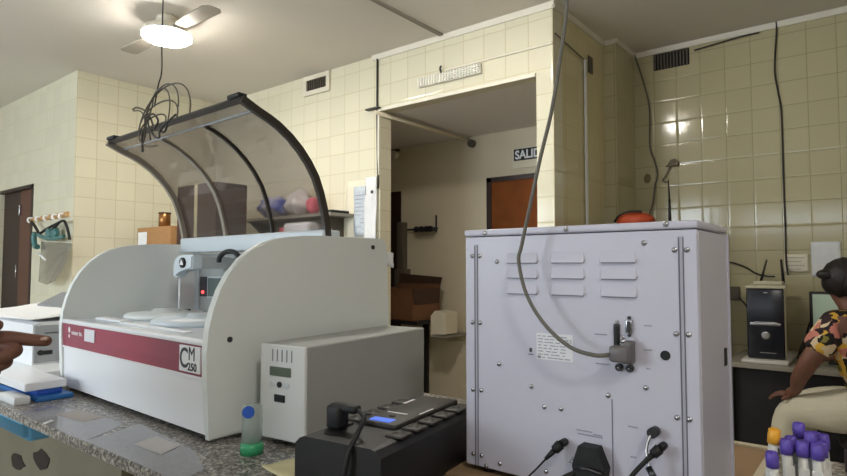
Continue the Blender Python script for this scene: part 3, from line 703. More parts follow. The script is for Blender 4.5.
MB().box((-.3545, AY0-.0004, .946), (-.3530, AY0+.001, 1.106)).build('panel_seam', m_lav2, rp)
MB().cyl((-.269, AY0+.001, 1.184), (-.269, AY0-.0008, 1.184), .0075).build('round_hole', m_rubber, rp)
# rating label
lb = MB().box((-.488, AY0-.0006, 1.158), (-.420, AY0+.001, 1.204)).build('rating_label', m_label, rp)
f = MB()
rnd = random.Random(3)
for k in range(8):
    x = -.485; z = 1.199-k*.0053
    while x < -.435:
        w = rnd.uniform(.003, .011)
        f.box((x, AY0-.0010, z-.0008), (x+w, AY0-.0005, z+.0006)); x += w+rnd.uniform(.001, .006)
f.box((-.486, AY0-.0010, 1.160), (-.480, AY0-.0005, 1.1645)); f.build('label_lines', m_print2, lb)
text('conformity_mark', 'CE', .008, (-.431, AY0-.0006, 1.190), UP, m_print2, lb, .0002)
MB().box((-.504, AY0-.0006, 1.164), (-.495, AY0, 1.1655)).box((-.502, AY0-.0006, 1.169), (-.497, AY0, 1.176)).build('bin_mark', m_print, rp)
# faint lettering beside the ports
f = MB()
for x0, x1, z in ((-.381, -.362, 1.209), (-.380, -.358, 1.161), (-.300, -.290, 1.228), (-.301, -.291, 1.190), (-.298, -.293, 1.161), (-.415, -.390, 1.047), (-.386, -.372, 1.044), (-.413, -.372, 1.041), (-.328, -.315, 1.067), (-.325, -.316, 1.020)):
    x = x0
    while x < x1: f.box((x, AY0-.0006, z-.001), (x+.0022, AY0, z+.001)); x += .0031
f.build('port_lettering', m_print2, rp)
f = MB(); f.tube([(-.4285, AY0-.0004, .990), (-.4225, AY0-.0004, 1.001), (-.4165, AY0-.0004, .990), (-.4285, AY0-.0004, .990)], .0005, 4, 0)
f.box((-.4230, AY0-.0008, .9935), (-.4220, AY0, .9975)).build('warning_triangle', m_print, rp)
# connectors
c = MB().box((-.3485, AY0-.005, 1.187), (-.3385, AY0+.001, 1.228), .002).build('wide_port', m_dmetal, rp)
MB().box((-.3465, AY0-.0062, 1.190), (-.3405, AY0-.004, 1.225), .001, 1).build('socket', m_rubber, c)
for z in (1.1845, 1.2315): MB().cyl((-.3435, AY0, z), (-.3435, AY0-.005, z), .0026, seg=6).build('port_stud', m_metal, c)
c = MB().box((-.3290, AY0-.005, 1.214), (-.3175, AY0+.001, 1.236), .002).build('small_port', m_metal, rp)
MB().box((-.3265, AY0-.006, 1.2165), (-.3200, AY0-.004, 1.2335), .001, 1).build('socket', m_dmetal, c)
for z in (1.2110, 1.2390): MB().cyl((-.3232, AY0, z), (-.3232, AY0-.005, z), .0026, seg=6).build('port_stud', m_dmetal, c)
for x in (-.3400, -.3230):
    c = MB().lathe([(.003, 0), (.0062, 0), (.0062, -.006), (.0045, -.008), (.003, -.004)], (x, AY0, 1.159), 20, 'y').build('round_port', m_dmetal, rp)
    MB().cyl((x, AY0-.003, 1.159), (x, AY0-.009, 1.159), .0014, seg=8).build('port_pin', m_metal, c)
cn = MB().box((-.3450, AY0-.036, 1.171), (-.3150, AY0-.010, 1.196), .004).box((-.3330, AY0-.022, 1.168), (-.3140, AY0, 1.203), .003).build('cable_connector', M('connector_grey', (104, 100, 100), .45), rp)
MB().cyl((-.3275, AY0-.018, 1.200), (-.3275, AY0-.018, 1.206), .0045).cyl((-.3275, AY0-.018, 1.206), (-.3275, AY0-.018, 1.212), .0025).build('thumb_screw', m_metal, cn)
# lower connectors and leads
def lead(name, plug_c, plug_r, path, r, label, mat=m_rubber):
    t = thing(name, label, 'cable')
    c = Vector(plug_c); d = (Vector(path[1])-Vector(path[0])).normalized()
    MB().cyl((c.x, AY0, c.z), c, plug_r*.75, plug_r*.75).cyl(c, c+d*plug_r*1.7, plug_r, plug_r*.9).cyl(c+d*plug_r*1.5, c+d*plug_r*4.2, plug_r*.62, plug_r*.35).build('plug', mat, t)
    MB().tube(path, r).build('wire', mat, t)
    return t
lead('power_lead', (-.436, .926, 1.023), .0085, [(-.436, .926, 1.023), (-.452, .915, 1.004), (-.478, .90, .972), (-.505, .88, .945), (-.545, .85, .9335), (-.60, .80, .9335)], .0016, 'thin black lead plugged in beside the warning triangle')
plg = thing('power_plug', 'large black hexagonal power plug in the analyser rear', 'plug')
MB().prism([(-.402, 1.029), (-.372, 1.029), (-.358, .996), (-.366, .948), (-.404, .948), (-.413, .996)], .918, AY0, 'y').build('body', m_rubber, plg)
MB().tube([(-.406, .914, .992), (-.385, .905, .999), (-.362, .914, .992)], .003).build('grip_ridge', m_dmetal, plg)
MB().tube([(-.405, .925, .985), (-.43, .905, .97), (-.46, .88, .945), (-.49, .82, .9345), (-.50, .72, .9345)], .0048).build('wire', m_rubber, plg)
lead('coaxial_lead', (-.274, .922, 1.047), .008, [(-.274, .922, 1.047), (-.288, .910, 1.032), (-.305, .895, 1.010), (-.325, .87, .975), (-.34, .84, .945), (-.36, .78, .935), (-.37, .70, .935)], .0036, 'thick black lead plugged in at the lower right of the analyser')
k2 = thing('reagent_sensor_plug', 'grey sensor plug with a loose lead at the lower right of the analyser', 'plug')
MB().cyl((-.286, AY0, 1.067), (-.286, .925, 1.067), .0078).build('knob', m_dmetal, k2)
MB().tube([(-.288, .925, 1.064), (-.292, .918, 1.045), (-.286, .910, 1.022), (-.278, .905, 1.008), (-.272, .90, .99), (-.262, .89, .955), (-.25, .86, .935)], .0024).build('wire', m_metal, k2)
MB().cyl((-.287, .910, 1.020), (-.275, .903, 1.005), .005).cyl((-.275, .898, 1.000), (-.268, .890, .985), .008).build('inline_connector', m_dmetal, k2)
for x in (-.60, -.26):
    for y in (.965, 1.125): MB().cyl((x, y, BZ+.006), (x, y, .945), .012).build('foot', m_rubber, ha)
# things on top of / behind the analyser
bag = thing('orange_bag', 'orange rounded bag on a cabinet behind the blood analyser', 'bag')
MB().ball((-1.250, 3.80, 1.615), .1, (1.22, .9, .58)).build('body', m_orange, bag)
MB().tube([(-1.365, 3.74, 1.612), (-1.33, 3.72, 1.648), (-1.27, 3.72, 1.670), (-1.19, 3.73, 1.668)], .007).build('piping', m_rubber, bag)
tc_ = thing('corner_cabinet', 'grey cabinet in the tiled corner, hidden behind the blood analyser', 'cabinet')
MB().box((-1.49, 3.60, 0), (-1.0, 3.96, 1.556), .004, 1).build('body', m_desk, tc_)
MB().box((-1.48, 3.585, .05), (-1.01, 3.60, 1.53), .003, 1).build('door', m_desk, tc_)
an = thing('desk_antenna', 'black whip antenna on the corner cabinet right of the orange bag', 'antenna')
MB().cyl((-1.04, 3.80, 1.556), (-1.04, 3.80, 1.74), .010, .0075).cyl((-1.04, 3.80, 1.74), (-1.045, 3.80, 1.868), .0065, .003).build('rod', m_rubber, an)
MB().cyl((-1.04, 3.80, 1.556), (-1.04, 3.80, 1.570), .03).build('base', m_rubber, an)
wv = thing('small_wall_holder', 'small brown wall fitting with a stalk above the antenna', 'fitting')
MB().prism([(-1.205, 2.035), (-1.12, 2.035), (-1.12, 2.065), (-1.14, 2.085), (-1.17, 2.08), (-1.19, 2.05)], 4.32, 4.35, 'y').build('head', M('fitting_brown', (104, 94, 70), .6), wv)
MB().tube([(-1.175, 4.33, 2.035), (-1.20, 4.33, 1.98), (-1.215, 4.28, 1.93), (-1.05, 3.81, 1.85)], .005).build('stalk', m_gcable, wv)
tag(MB().ball((-1.34, 4.348, 1.965), .028, (.9, .12, 1.25)).build('round_wall_hook', M('hook_brown', (122, 110, 78), .6)), 'flat round fitting on the tiled wall left of the antenna', 'fitting')
tag(MB().tube([(-1.533+.12, 4.325, 2.905), (-1.40, 4.335, 2.85), (-1.345, 4.335, 2.65), (-1.312, 4.335, 2.46), (-1.315, 4.335, 2.2), (-1.285, 4.335, 2.09), (-1.265, 4.335, 1.99), (-1.285, 4.335, 1.90), (-1.30, 4.33, 1.78), (-1.335, 4.31, 1.66)], .0062).build('wall_cable', m_gcable), 'grey cable drooping down the right wall beside the dark vent', 'cable')
tag(MB().tube([(-.502, 4.325, 2.905), (-.503, 4.34, 2.85), (-.52, 4.342, 2.6), (-.505, 4.342, 2.45), (-.49, 4.342, 2.3), (-.49, 4.342, 1.9), (-.488, 4.342, 1.6), (-.488, 4.335, 1.36), (-.475, 4.30, 1.27)], .0055).build('wall_cable', m_dcable), 'thin black cable running down the right wall to the computer', 'cable')
tag(MB().tube([(-1.0, 4.333, CZ-.07), (-.72, 4.333, CZ-.047), (-.60, 4.333, CZ-.045)], .005).build('cornice_wire', m_dcable), 'thin wire tucked under the cornice right of the dark vent', 'cable')

# ------------------------------------------------------------------ right-hand desk, computer, monitor
dt = thing('computer_desk', 'grey desk with a dark modesty panel against the right wall', 'desk')
MB().box((-.74, 3.73, .752), (1.6, 4.33, .78), .003, 1).build('desktop', m_desk, dt)
MB().box((-.70, 3.80, 0), (1.5, 3.83, .752)).build('front_panel', m_ddesk, dt)
MB().box((-.74, 3.76, 0), (-.70, 4.33, .752)).build('side_panel', m_ddesk, dt)
pc = thing('desktop_computer', 'black-fronted tower computer with a beige case on the desk', 'computer', (-.535, 3.82, .80), math.radians(6))
MB().box((-.094, .004, 0), (.094, .42, .410), .006).build('case', m_pc, pc)
fc = MB().box((-.096, -.012, .004), (.088, .008, .398), .008).build('front_bezel', m_navy, pc)
MB().box((-.082, -.016, .190), (.070, -.010, .206), .004).build('silver_strip', m_metal, fc)
MB().box((-.060, -.019, .204), (.050, -.012, .212), .003).build('silver_strip', m_metal, fc)
MB().lathe([(.014, 0), (.022, 0), (.022, -.005), (.014, -.005)], (-.005, -.012, .135), 20, 'y').build('power_button', m_metal, fc)
MB().box((-.035, -.014, .035), (.045, -.011, .039)).box((-.01, -.014, .372), (.01, -.011, .378)).box((.05, -.014, .372), (.06, -.011, .378)).build('front_marks', m_metal, fc)
MB().box((-.10, -.016, .398), (.10, .43, .414), .004).build('top_cover', m_pc, pc)
tag(MB().box((-.655, 3.745, .78), (-.425, 4.28, .80), .006).build('white_tray', M('tray_white', (206, 202, 194), .5)), 'white base block under the tower computer', 'tray')
rt = thing('wireless_router', 'flat router with two black antennas on top of the tower computer', 'router', (-.535, 3.98, 1.2145))
MB().box((-.08, -.05, 0), (.07, .06, .022), .006).build('case', m_pc, rt)
MB().cyl((-.055, .05, .010), (-.018, .055, .150), .0075, .004).build('antenna', m_rubber, rt)
MB().cyl((.065, .05, .010), (.055, .055, .150), .009, .006).build('antenna', m_rubber, rt)
tag(MB().tube([(-.86, 4.335, 1.345), (-.80, 4.335, 1.35), (-.72, 4.335, 1.32), (-.66, 4.33, 1.28), (-.60, 4.32, 1.262), (-.55, 4.31, 1.26)], .0055).build('wall_cable', m_dcable), 'short dark cable arching from behind the blood analyser to the router', 'cable')
so = thing('wall_socket', 'grey socket box on the right wall beside the blood analyser', 'socket')
MB().box((-.92, 4.325, 1.10), (-.755, 4.35, 1.19), .004).build('plate', m_slat, so)
MB().tube([(-.76, 4.33, 1.12), (-.72, 4.325, 1.07), (-.68, 4.32, 1.0), (-.66, 4.3, .90)], .005).build('wire', m_dcable, so)
mo = thing('computer_monitor', 'small monitor with a pale lit screen behind the seated person', 'monitor', (-.14, 4.02, .78), 0)
MB().box((-.205, -.012, .10), (.205, .03, .40), .006).build('casing', m_rubber, mo)
MB().box((-.188, -.0145, .118), (.188, -.011, .385)).build('screen', m_screen, mo)
MB().box((-.03, .0, .01), (.03, .03, .11)).box((-.12, -.06, 0), (.12, .12, .012), .004).build('stand', m_rubber, mo)
db = thing('desk_bundle', 'loose dark cables on the desk beside the tower computer', 'cables')
MB().tube([(-.40, 3.95, .80), (-.37, 3.92, .90), (-.33, 3.95, .95), (-.30, 4.0, .86), (-.36, 4.05, .79)], .008).tube([(-.39, 4.1, .79), (-.36, 4.15, .98), (-.30, 4.2, 1.05), (-.25, 4.2, .9)], .006).build('loops', m_dcable, db)
tag(MB().ball((-.36, 3.95, .815), .035, (1.2, 1, 1)).build('cable_coil', m_gcable), 'bunched grey cable lying beside the tower computer', 'cables')

# ------------------------------------------------------------------ blood tubes in a rack
rk = thing('tube_rack', 'white tube rack holding purple-capped tubes', 'rack', (-.068, .955, BZ), math.radians(-10))
f = MB().box((-.065, -.05, 0), (.065, .05, .006))
f.box((-.065, -.05, 0), (-.060, .05, .07)).box((.060, -.05, 0), (.065, .05, .07)); f.build('frame', m_rack, rk)
pl_ = MB().box((-.062, -.05, .058), (.062, .05, .063)).build('shelf', m_rack, rk)
def tube_obj(label, cap, body, gel=None, group='purple-capped blood tubes in the rack'):
    t = thing('blood_tube', label, 'test tube', group=group)
    MB().lathe([(.0015, .0), (.0045, .002), (.0062, .006), (.0062, .088), (.004, .089)], (0, 0, 0), 18).build('tube', body, t)
    MB().lathe([(.003, .084), (.0078, .084), (.0080, .094), (.0072, .103), (.0058, .104), (.0050, .101), (.002, .101)], (0, 0, 0), 20).build('cap', cap, t)
    MB().box((-.0063, -.0066, .02), (.0063, -.0050, .07), .001, 1).build('tube_label', m_blood, t)
    if gel: MB().lathe([(.0015, -.0004), (.0048, .0015), (.0066, .006), (.0066, .045), (.002, .0455)], (0, 0, 0), 18).build('gel', gel, t)
    return t
tb0 = None; spots = []
for r_ in range(3):
    for c_ in range(3): spots.append((-.108+c_*.0158+r_*.004, .935+r_*.018-c_*.003, BZ+.054+(.010 if (r_, c_) in ((2, 0), (1, 1)) else 0)+(r_ == 2)*.006))
rows = ['front', 'middle', 'back']; cols = ['left', 'centre', 'right']
for i, (x, y, z) in enumerate(spots):
    if tb0 is None: tb0 = tube_obj('', m_purple, m_tube); o = tb0
    else: o = copy_tree(tb0)
    o.location = (x, y, z); o['label'] = 'purple-capped blood tube, %s row of the rack, %s place' % (rows[i//3], cols[i % 3])
    o.rotation_euler = (random.uniform(-.05, .05), random.uniform(-.05, .05), random.uniform(0, .8))
o = copy_tree(tb0); o.location = (-.118, .905, BZ+.044); o.rotation_euler = (.05, -.08, .3); o['label'] = 'lower purple-capped tube leaning at the near left of the rack'
ot = tube_obj('amber-capped tube with yellow gel left of the purple caps', m_ycap, m_tube, m_yellow, group=None); ot.location = (-.135, .94, BZ+.066); ot.rotation_euler = (.06, .10, 0)
dj = thing('dark_lidded_jar', 'dark jar lid at the right of the purple-capped tubes', 'jar', (-.035, .985, BZ))
MB().lathe([(.01, 0), (.014, 0), (.014, .115), (.01, .12)], (0, 0, 0)).build('jar', m_tube, dj)
MB().lathe([(.01, .115), (.0155, .115), (.0155, .142), (.008, .144)], (0, 0, 0)).build('lid', M('dark_lid', (74, 66, 66), .5), dj)

# ------------------------------------------------------------------ left end: printer, stand, folder
st = thing('low_stand', 'white slab stand under the printer', 'stand')
MB().box((-2.95, .625, .962), (-1.945, .735, .985), .002, 1).box((-2.95, .735, .962), (-2.12, 1.10, .985), .002, 1).build('slab', m_white2, st)
for x, y in ((-2.34, .645), (-2.85, .645), (-2.85, 1.05), (-2.16, 1.05)): MB().box((x-.02, y, BZ), (x+.02, y+.025, .962)).build('leg', m_lgrey, st)
pr = thing('printer', 'white desktop printer with shade coloured onto its side behind the pointing hand', 'printer')
b = MB().prism([(.756, .985), (.756, 1.122), (.775, 1.130), (1.02, 1.130), (1.05, 1.10), (1.05, .985)], -2.85, -2.292)
pb = b.build('body', m_white2, pr)
MB().box((-2.293, .759, .992), (-2.286, 1.04, 1.118), .002, 1).build('side_panel', M('printer_side_shade', (150, 152, 156), .4), pr)  # side turned from the window, its shade put into the grey
MB().box((-2.287, .79, 1.090), (-2.284, 1.02, 1.093)).build('side_seam', m_print, pr)
MB().box((-2.287, .775, 1.018), (-2.283, .815, 1.032), .001).cyl((-2.286, .778, 1.026), (-2.280, .778, 1.026), .009).build('side_socket', m_rubber, pr)
MB().sheet((-2.88, .74, 1.134), (.60, 0, 0), (0, .24, .030), amp=.003, seed=8).build('paper_cover', m_paper, pr)
MB().prism([(.93, 1.129), (1.10, 1.129), (1.10, 1.215), (1.02, 1.212), (.93, 1.165)], -2.78, -2.45).build('feeder', M('feeder_grey', (128, 130, 132), .5), pr)
fo = thing('blue_folder', 'blue plastic folder under the printer stand', 'folder')
MB().box((-2.25, .650, BZ), (-1.925, .748, BZ+.014), .003).build('cover', m_binder, fo)
MB().box((-2.20, .660, BZ+.014), (-1.955, .728, BZ+.031), .003).build('contents', m_blue, fo)
wb2 = tag(MB().box((-2.06, .595, BZ), (-1.93, .636, BZ+.022), .003).build('white_box', m_white), 'small white box in front of the printer stand', 'box')

# hooks, goggles, face shield on the left wall
rkk = thing('hook_rack', 'wooden wall rack with pale hooks', 'rack')
MB().prism([(-5.93, 1.715), (-5.14, 1.725), (-5.14, 1.765), (-5.93, 1.755)], 1.905, 1.925, 'y').build('rail', m_lwood, rkk)
for x in (-5.88, -5.70, -5.52, -5.34, -5.20): MB().tube([(x, 1.905, 1.75), (x, 1.875, 1.745), (x, 1.872, 1.72), (x, 1.885, 1.71)], .008).build('hook', m_white2, rkk)
gg = thing('safety_goggles', 'teal safety goggles with black straps hanging on the wall hooks', 'goggles')
MB().lathe([(.030, 0), (.050, -.004), (.052, -.035), (.036, -.04)], (-5.25, 1.885, 1.59), 24, 'y').build('lens_frame', m_teal, gg)
MB().lathe([(.030, 0), (.050, -.004), (.052, -.035), (.036, -.04)], (-5.37, 1.885, 1.585), 24, 'y').build('lens_frame', m_teal, gg)
f = MB(); f.tube([(-5.77, 1.865, 1.71), (-5.67, 1.86, 1.663), (-5.583, 1.86, 1.603), (-5.54, 1.86, 1.57)], .012).tube([(-5.563, 1.86, 1.60), (-5.362, 1.86, 1.642), (-5.209, 1.86, 1.666), (-5.08, 1.86, 1.684), (-5.02, 1.86, 1.649), (-4.975, 1.86, 1.588), (-4.945, 1.86, 1.535)], .011)
f.tube([(-5.13, 1.86, 1.682), (-5.20, 1.855, 1.65), (-5.264, 1.85, 1.62)], .010)
f.build('strap', m_rubber, gg)
MB().tube([(-5.58, 1.855, 1.592), (-5.436, 1.85, 1.562), (-5.238, 1.85, 1.545), (-5.05, 1.855, 1.560)], .016).build('lower_frame', m_teal, gg)
MB().tube([(-5.66, 1.86, 1.61), (-5.675, 1.855, 1.57), (-5.655, 1.86, 1.50), (-5.60, 1.86, 1.49)], .022).build('side_piece', m_teal, gg)
fs = thing('face_shield', 'transparent face shield hanging below the goggles', 'face shield')
b = MB(); out = [(-5.60, 1.535), (-4.98, 1.505), (-5.0, 1.42), (-5.05, 1.30), (-5.12, 1.21), (-5.22, 1.18), (-5.50, 1.20), (-5.58, 1.26)]
F = [b.bm.verts.new((x, 1.80+.16*(x+5.29)**2/.09*.5, z)) for x, z in out]; Bk = [b.bm.verts.new((v.co.x, v.co.y+.002, v.co.z)) for v in F]
b.bm.faces.new(F); b.bm.faces.new(Bk[::-1])
for i in range(len(F)): b.bm.faces.new([F[i], Bk[i], Bk[(i+1) % len(F)], F[(i+1) % len(F)]])
b.build('visor_sheet', m_shield, fs)
MB().tube([(-5.36, 1.79, 1.43), (-5.22, 1.79, 1.375)], .007, smooth_path=0).build('shine_strip', m_white2, fs)

# ------------------------------------------------------------------ things behind the analyser along the portal wall
cb = thing('storage_cabinet', 'dark storage cabinet behind the chemistry analyser', 'cabinet')
MB().box((-5.0, 2.25, 0), (-3.35, 3.16, 1.36), .004, 1).build('body', m_cabinet, cb)
for k in range(3): MB().box((-4.98+k*.55, 2.235, .06), (-4.46+k*.55, 2.25, 1.33), .003, 1).build('door', m_cabinet, cb)
def carton(name, label, lo, hi, mat, tape=True, stick=None):
    t = thing(name, label, 'box')
    MB().box(lo, hi, .003, 1).build('body', mat, t)
    if tape: MB().box(((lo[0]+hi[0])/2-.02, lo[1]-.001, lo[2]+.02), ((lo[0]+hi[0])/2+.02, hi[1]+.0, hi[2]+.001)).build('tape', m_ypaper, t)
    if stick: MB().box(*stick).build('sticker', m_paper, t)
    return t
carton('cardboard_box', 'brown cardboard box with a white sticker on the storage cabinet', (-4.78, 2.30, 1.36), (-4.26, 2.62, 1.635), m_card, False, ((-4.76, 2.297, 1.40), (-4.62, 2.30, 1.60)))
tn = thing('copper_tin', 'small copper-coloured tin on the sticker-marked cardboard box', 'tin', (-4.50, 2.38, 1.635))
MB().lathe([(.04, 0), (.045, .003), (.045, .105), (.04, .11)], (0, 0, 0)).build('body', m_copper, tn); MB().lathe([(.03, .108), (.048, .108), (.048, .118), (.03, .12)], (0, 0, 0)).build('lid', m_dcard, tn)
carton('cardboard_box', 'beige open carton behind the copper tin', (-4.66, 2.65, 1.36), (-4.28, 2.95, 1.80), m_ypaper, False)
carton('dark_box', 'large dark brown box seen through the left half of the visor', (-4.24, 2.34, 1.36), (-3.72, 2.60, 1.93), m_dcard)
carton('dark_box', 'flat dark box lying above the beige open carton', (-4.62, 2.62, 1.80), (-4.25, 2.90, 1.83), m_dcard, False)
sh = thing('wall_shelf', 'narrow shelf on the portal wall behind the visor', 'shelf')
MB().box((-4.30, 2.93, 1.70), (-3.17, 3.18, 1.722)).build('board', m_desk, sh)
for x in (-4.2, -3.30): MB().prism([(3.18, 1.70), (2.96, 1.70), (3.18, 1.52)], x-.01, x+.01).build('bracket', m_slat, sh)
for nm, lab, c, r, sc, mt in (('plastic_bag', 'blue and white plastic bag of supplies on the wall shelf', (-3.98, 3.05, 1.81), .1, (1.7, 1, .9), m_bag), ('plastic_bag', 'shiny white plastic bag on the wall shelf', (-3.68, 3.06, 1.83), .1, (1.2, .9, 1.05), m_wbag),
                              ('plastic_bag', 'small red and pink packet at the right of the wall shelf', (-3.49, 3.04, 1.80), .065, (1, .8, 1), m_red)):
    b = MB(); b.ball(c, r, sc, 24); rnd = random.Random(int(c[0]*100))
    for v in b.bm.verts:
        d = (v.co-Vector(c)); v.co = Vector(c)+d*(1+.12*math.sin(d.x*60)+.10*math.sin(d.z*75+d.y*50)); v.co.z = max(v.co.z, 1.722)
    tag(b.build(nm, mt), lab, 'bag', 'bags on the wall shelf')
tag(MB().box((-3.30, 2.96, 1.722), (-3.19, 3.14, 1.745), .005).build('black_case', m_rubber), 'flat black case at the right end of the wall shelf', 'case')
wc = thing('white_canister', 'white plastic canister with a dark handle hole under the wall shelf', 'canister')
MB().box((-3.66, 2.88, 1.36), (-3.36, 3.14, 1.66), .03, 3).build('body', m_white2, wc)
MB().lathe([(.02, 0), (.05, 0), (.05, -.006), (.02, -.006)], (-3.52, 2.88, 1.47), 20, 'y').build('handle_hole', m_rubber, wc)
wc2 = thing('white_canister', 'plain white canister beside the one with the handle hole', 'canister')
MB().box((-3.95, 2.90, 1.36), (-3.70, 3.14, 1.60), .03, 3).build('body', m_wbag, wc2)
MB().cyl((-3.82, 3.02, 1.60), (-3.82, 3.02, 1.64), .035).build('cap', m_red, wc2)

# ------------------------------------------------------------------ in the vestibule
vt = thing('side_table', 'dark side table in the vestibule under the open box', 'table')
MB().box((-3.95, 3.85, .83), (-3.10, 4.33, .86)).build('tabletop', m_ddesk, vt)
for x in (-3.92, -3.34):
    for y in (3.88, 4.28): MB().box((x-.02, y-.02, 0), (x+.02, y+.02, .83)).build('leg', m_ddesk, vt)
vb = thing('open_cardboard_box', 'open brown cardboard box on the side table in the vestibule', 'box', (-3.42, 4.06, .86), math.radians(-8))
b = MB(); w, d, h = .29, .17, .27
b.box((-w, -d, 0), (w, -d+.006, h)).box((-w, d-.006, 0), (w, d, h+.04)).box((-w, -d, 0), (-w+.006, d, h)).box((w-.006, -d, 0), (w, d, h)).box((-w, -d, 0), (w, d, .006)); b.build('walls', m_vcard, vb)
MB().prism([(-w, h), (w, h), (w+.03, h+.10), (-w+.02, h+.13)], d-.004, d, 'y').prism([(d, h), (-d, h), (-d+.02, h-.13), (d-.02, h-.13)], w, w+.006, 'x').build('flaps', m_dcard, vb)
wc3 = tag(MB().prism([(-3.085, .74), (-2.93, .75), (-2.93, .93), (-3.04, .945), (-3.085, .90)], 4.02, 4.2, 'y').build('white_carton', m_cpaper), 'pale torn carton just right of the open cardboard box', 'box')
tag(MB().box((-3.09, 4.02, .72), (-2.92, 4.35, .739)).build('small_wall_ledge', m_desk), 'small pale ledge on the vestibule wall under the torn carton', 'ledge')
tag(MB().box((-3.70, 4.28, 1.12), (-3.62, 4.35, 1.75), .006).box((-3.71, 4.26, 1.10), (-3.58, 4.35, 1.30), .004).build('wall_duct', m_slat), 'grey vertical duct on the vestibule wall above the open box', 'duct')
vv = thing('valve_row', 'row of dark valves on a thin pipe on the vestibule wall', 'valves')
MB().cyl((-3.58, 4.30, 1.675), (-3.22, 4.30, 1.675), .009).cyl((-3.25, 4.32, 1.64), (-3.25, 4.32, 1.80), .008).build('pipe', m_dmetal, vv)
for x in (-3.42, -3.36, -3.30, -3.26):
    MB().cyl((x, 4.33, 1.67), (x, 4.25, 1.67), .020).cyl((x, 4.26, 1.67), (x, 4.23, 1.67), .028, seg=8).build('valve', m_dmetal, vv)
tag(MB().cyl((-2.86, 4.35, 2.42), (-2.86, 4.31, 2.42), .035).build('round_detector', m_slat), 'small round detector high on the vestibule wall', 'detector')
twin = thing('twin_spotlight', 'pair of small pale spotlights high on the vestibule wall', 'lamp')
for x in (-3.86, -3.76): MB().lathe([(.01, 0), (.035, 0), (.045, -.05), (.02, -.05)], (x, 4.35, 2.42), 20, 'y').build('lamp_head', m_ventb, twin)
MB().box((-3.90, 4.335, 2.46), (-3.72, 4.35, 2.48)).build('bracket', m_slat, twin)

# ------------------------------------------------------------------ people
def skin(name, J, E, mat, parent=None, sub=2, root=0, chains=()):
    """one continuous skinned surface: J {name:(x,y,z,rx[,ry])}, E edges; extra chains are merged into the same mesh"""
    def grow(J, E, root):
        names = list(J); me = bpy.data.meshes.new(name); idx = {n: i for i, n in enumerate(names)}
        me.from_pydata([J[n][:3] for n in names], [(idx[a], idx[b]) for a, b in E], [])
        o = bpy.data.objects.new(name, me); COL.objects.link(o)
        o.modifiers.new('s', 'SKIN'); m = o.modifiers.new('d', 'SUBSURF'); m.levels = m.render_levels = sub
        lay = me.skin_vertices[0] if me.skin_vertices else None
        for i, n in enumerate(names):
            r = J[n][3]; r2 = J[n][4] if len(J[n]) > 4 else r
            me.skin_vertices[0].data[i].radius = (r, r2)
            me.skin_vertices[0].data[i].use_root = (i == root)
        dg = bpy.context.evaluated_depsgraph_get(); dg.update()
        res = bpy.data.meshes.new_from_object(o.evaluated_get(dg)); bpy.data.objects.remove(o); return res
    bm = bmesh.new()
    for j, e, r in [(J, E, root)]+list(chains):
        m = grow(j, e, r); bm.from_mesh(m)
    for f in bm.faces: f.smooth = True
    me = bpy.data.meshes.new(name); bm.to_mesh(me); bm.free(); me.materials.append(mat)
    o = bpy.data.objects.new(name, me); COL.objects.link(o)
    if parent: o.parent = parent
    return o
def chain(pts):
    J = {str(i): p for i, p in enumerate(pts)}; return (J, [(str(i), str(i+1)) for i in range(len(pts)-1)], 0)

def head_parts(P, c, face, s=1.0, bun=False):
    """ears, eyes, nose and mouth set on a head centred at c that looks along face"""
    c = Vector(c); f_ = Vector(face).normalized(); up = Vector((0, 0, 1)); r_ = f_.cross(up).normalized(); up = r_.cross(f_)
    for sgn in (-1, 1):
        p = c+f_*.088*s+r_*sgn*.032*s+up*.005*s; MB().ball(p, .012*s).build('eye', m_eye, P)
        p2 = p+f_*.009*s; MB().ball(p2, .006*s).build('pupil', m_rubber, P)
    f = MB(); f.ball(c+f_*.112*s-up*.028*s, .015*s, (1, 1, 1.3)); f.build('nose', m_skin, P)
    f = MB(); f.ball(c+f_*.093*s-up*.062*s, .02*s, (1, 1, .35)); f.build('mouth', M('lips', (120, 66, 60), .5), P)

# seated woman on a stool by the desk: faces the monitor, seen from behind her left side
wo = thing('person', 'seated person in a floral blouse and cream trousers, one hand on the knee', 'person')
hip = (.10, 3.12, .70)
J = {'pelvis': (*hip, .13, .12), 'waist': (.08, 3.12, .84, .115, .10), 'chest': (.05, 3.14, .99, .135, .115), 'neckb': (.005, 3.17, 1.10, .07), 'neck': (-.02, 3.19, 1.15, .05),
     'head1': (-.035, 3.20, 1.21, .075, .08), 'head2': (-.035, 3.205, 1.27, .078, .085), 'head3': (-.03, 3.20, 1.31, .05),
     'shL': (-.07, 3.02, 1.05, .055), 'elL': (-.170, 2.98, .885, .044), 'foL': (-.215, 3.02, .80, .036), 'wrL': (-.232, 3.065, .738, .025), 'haL': (-.272, 3.095, .712, .028, .018),
     'shR': (.12, 3.30, 1.05, .055), 'elR': (.0, 3.48, .90, .042), 'wrR': (-.14, 3.62, .84, .025), 'haR': (-.19, 3.66, .825, .03, .018),
     'thL': (-.02, 3.05, .67, .088), 'knL': (-.272, 3.10, .635, .058), 'shn': (-.285, 3.12, .40, .05), 'anL': (-.27, 3.14, .12, .034), 'ftL': (-.37, 3.16, .05, .032),
     'thR': (.02, 3.22, .67, .088), 'knR': (-.24, 3.37, .635, .058), 'shnR': (-.25, 3.39, .40, .05), 'anR': (-.24, 3.39, .12, .034), 'ftR': (-.34, 3.43, .05, .032)}
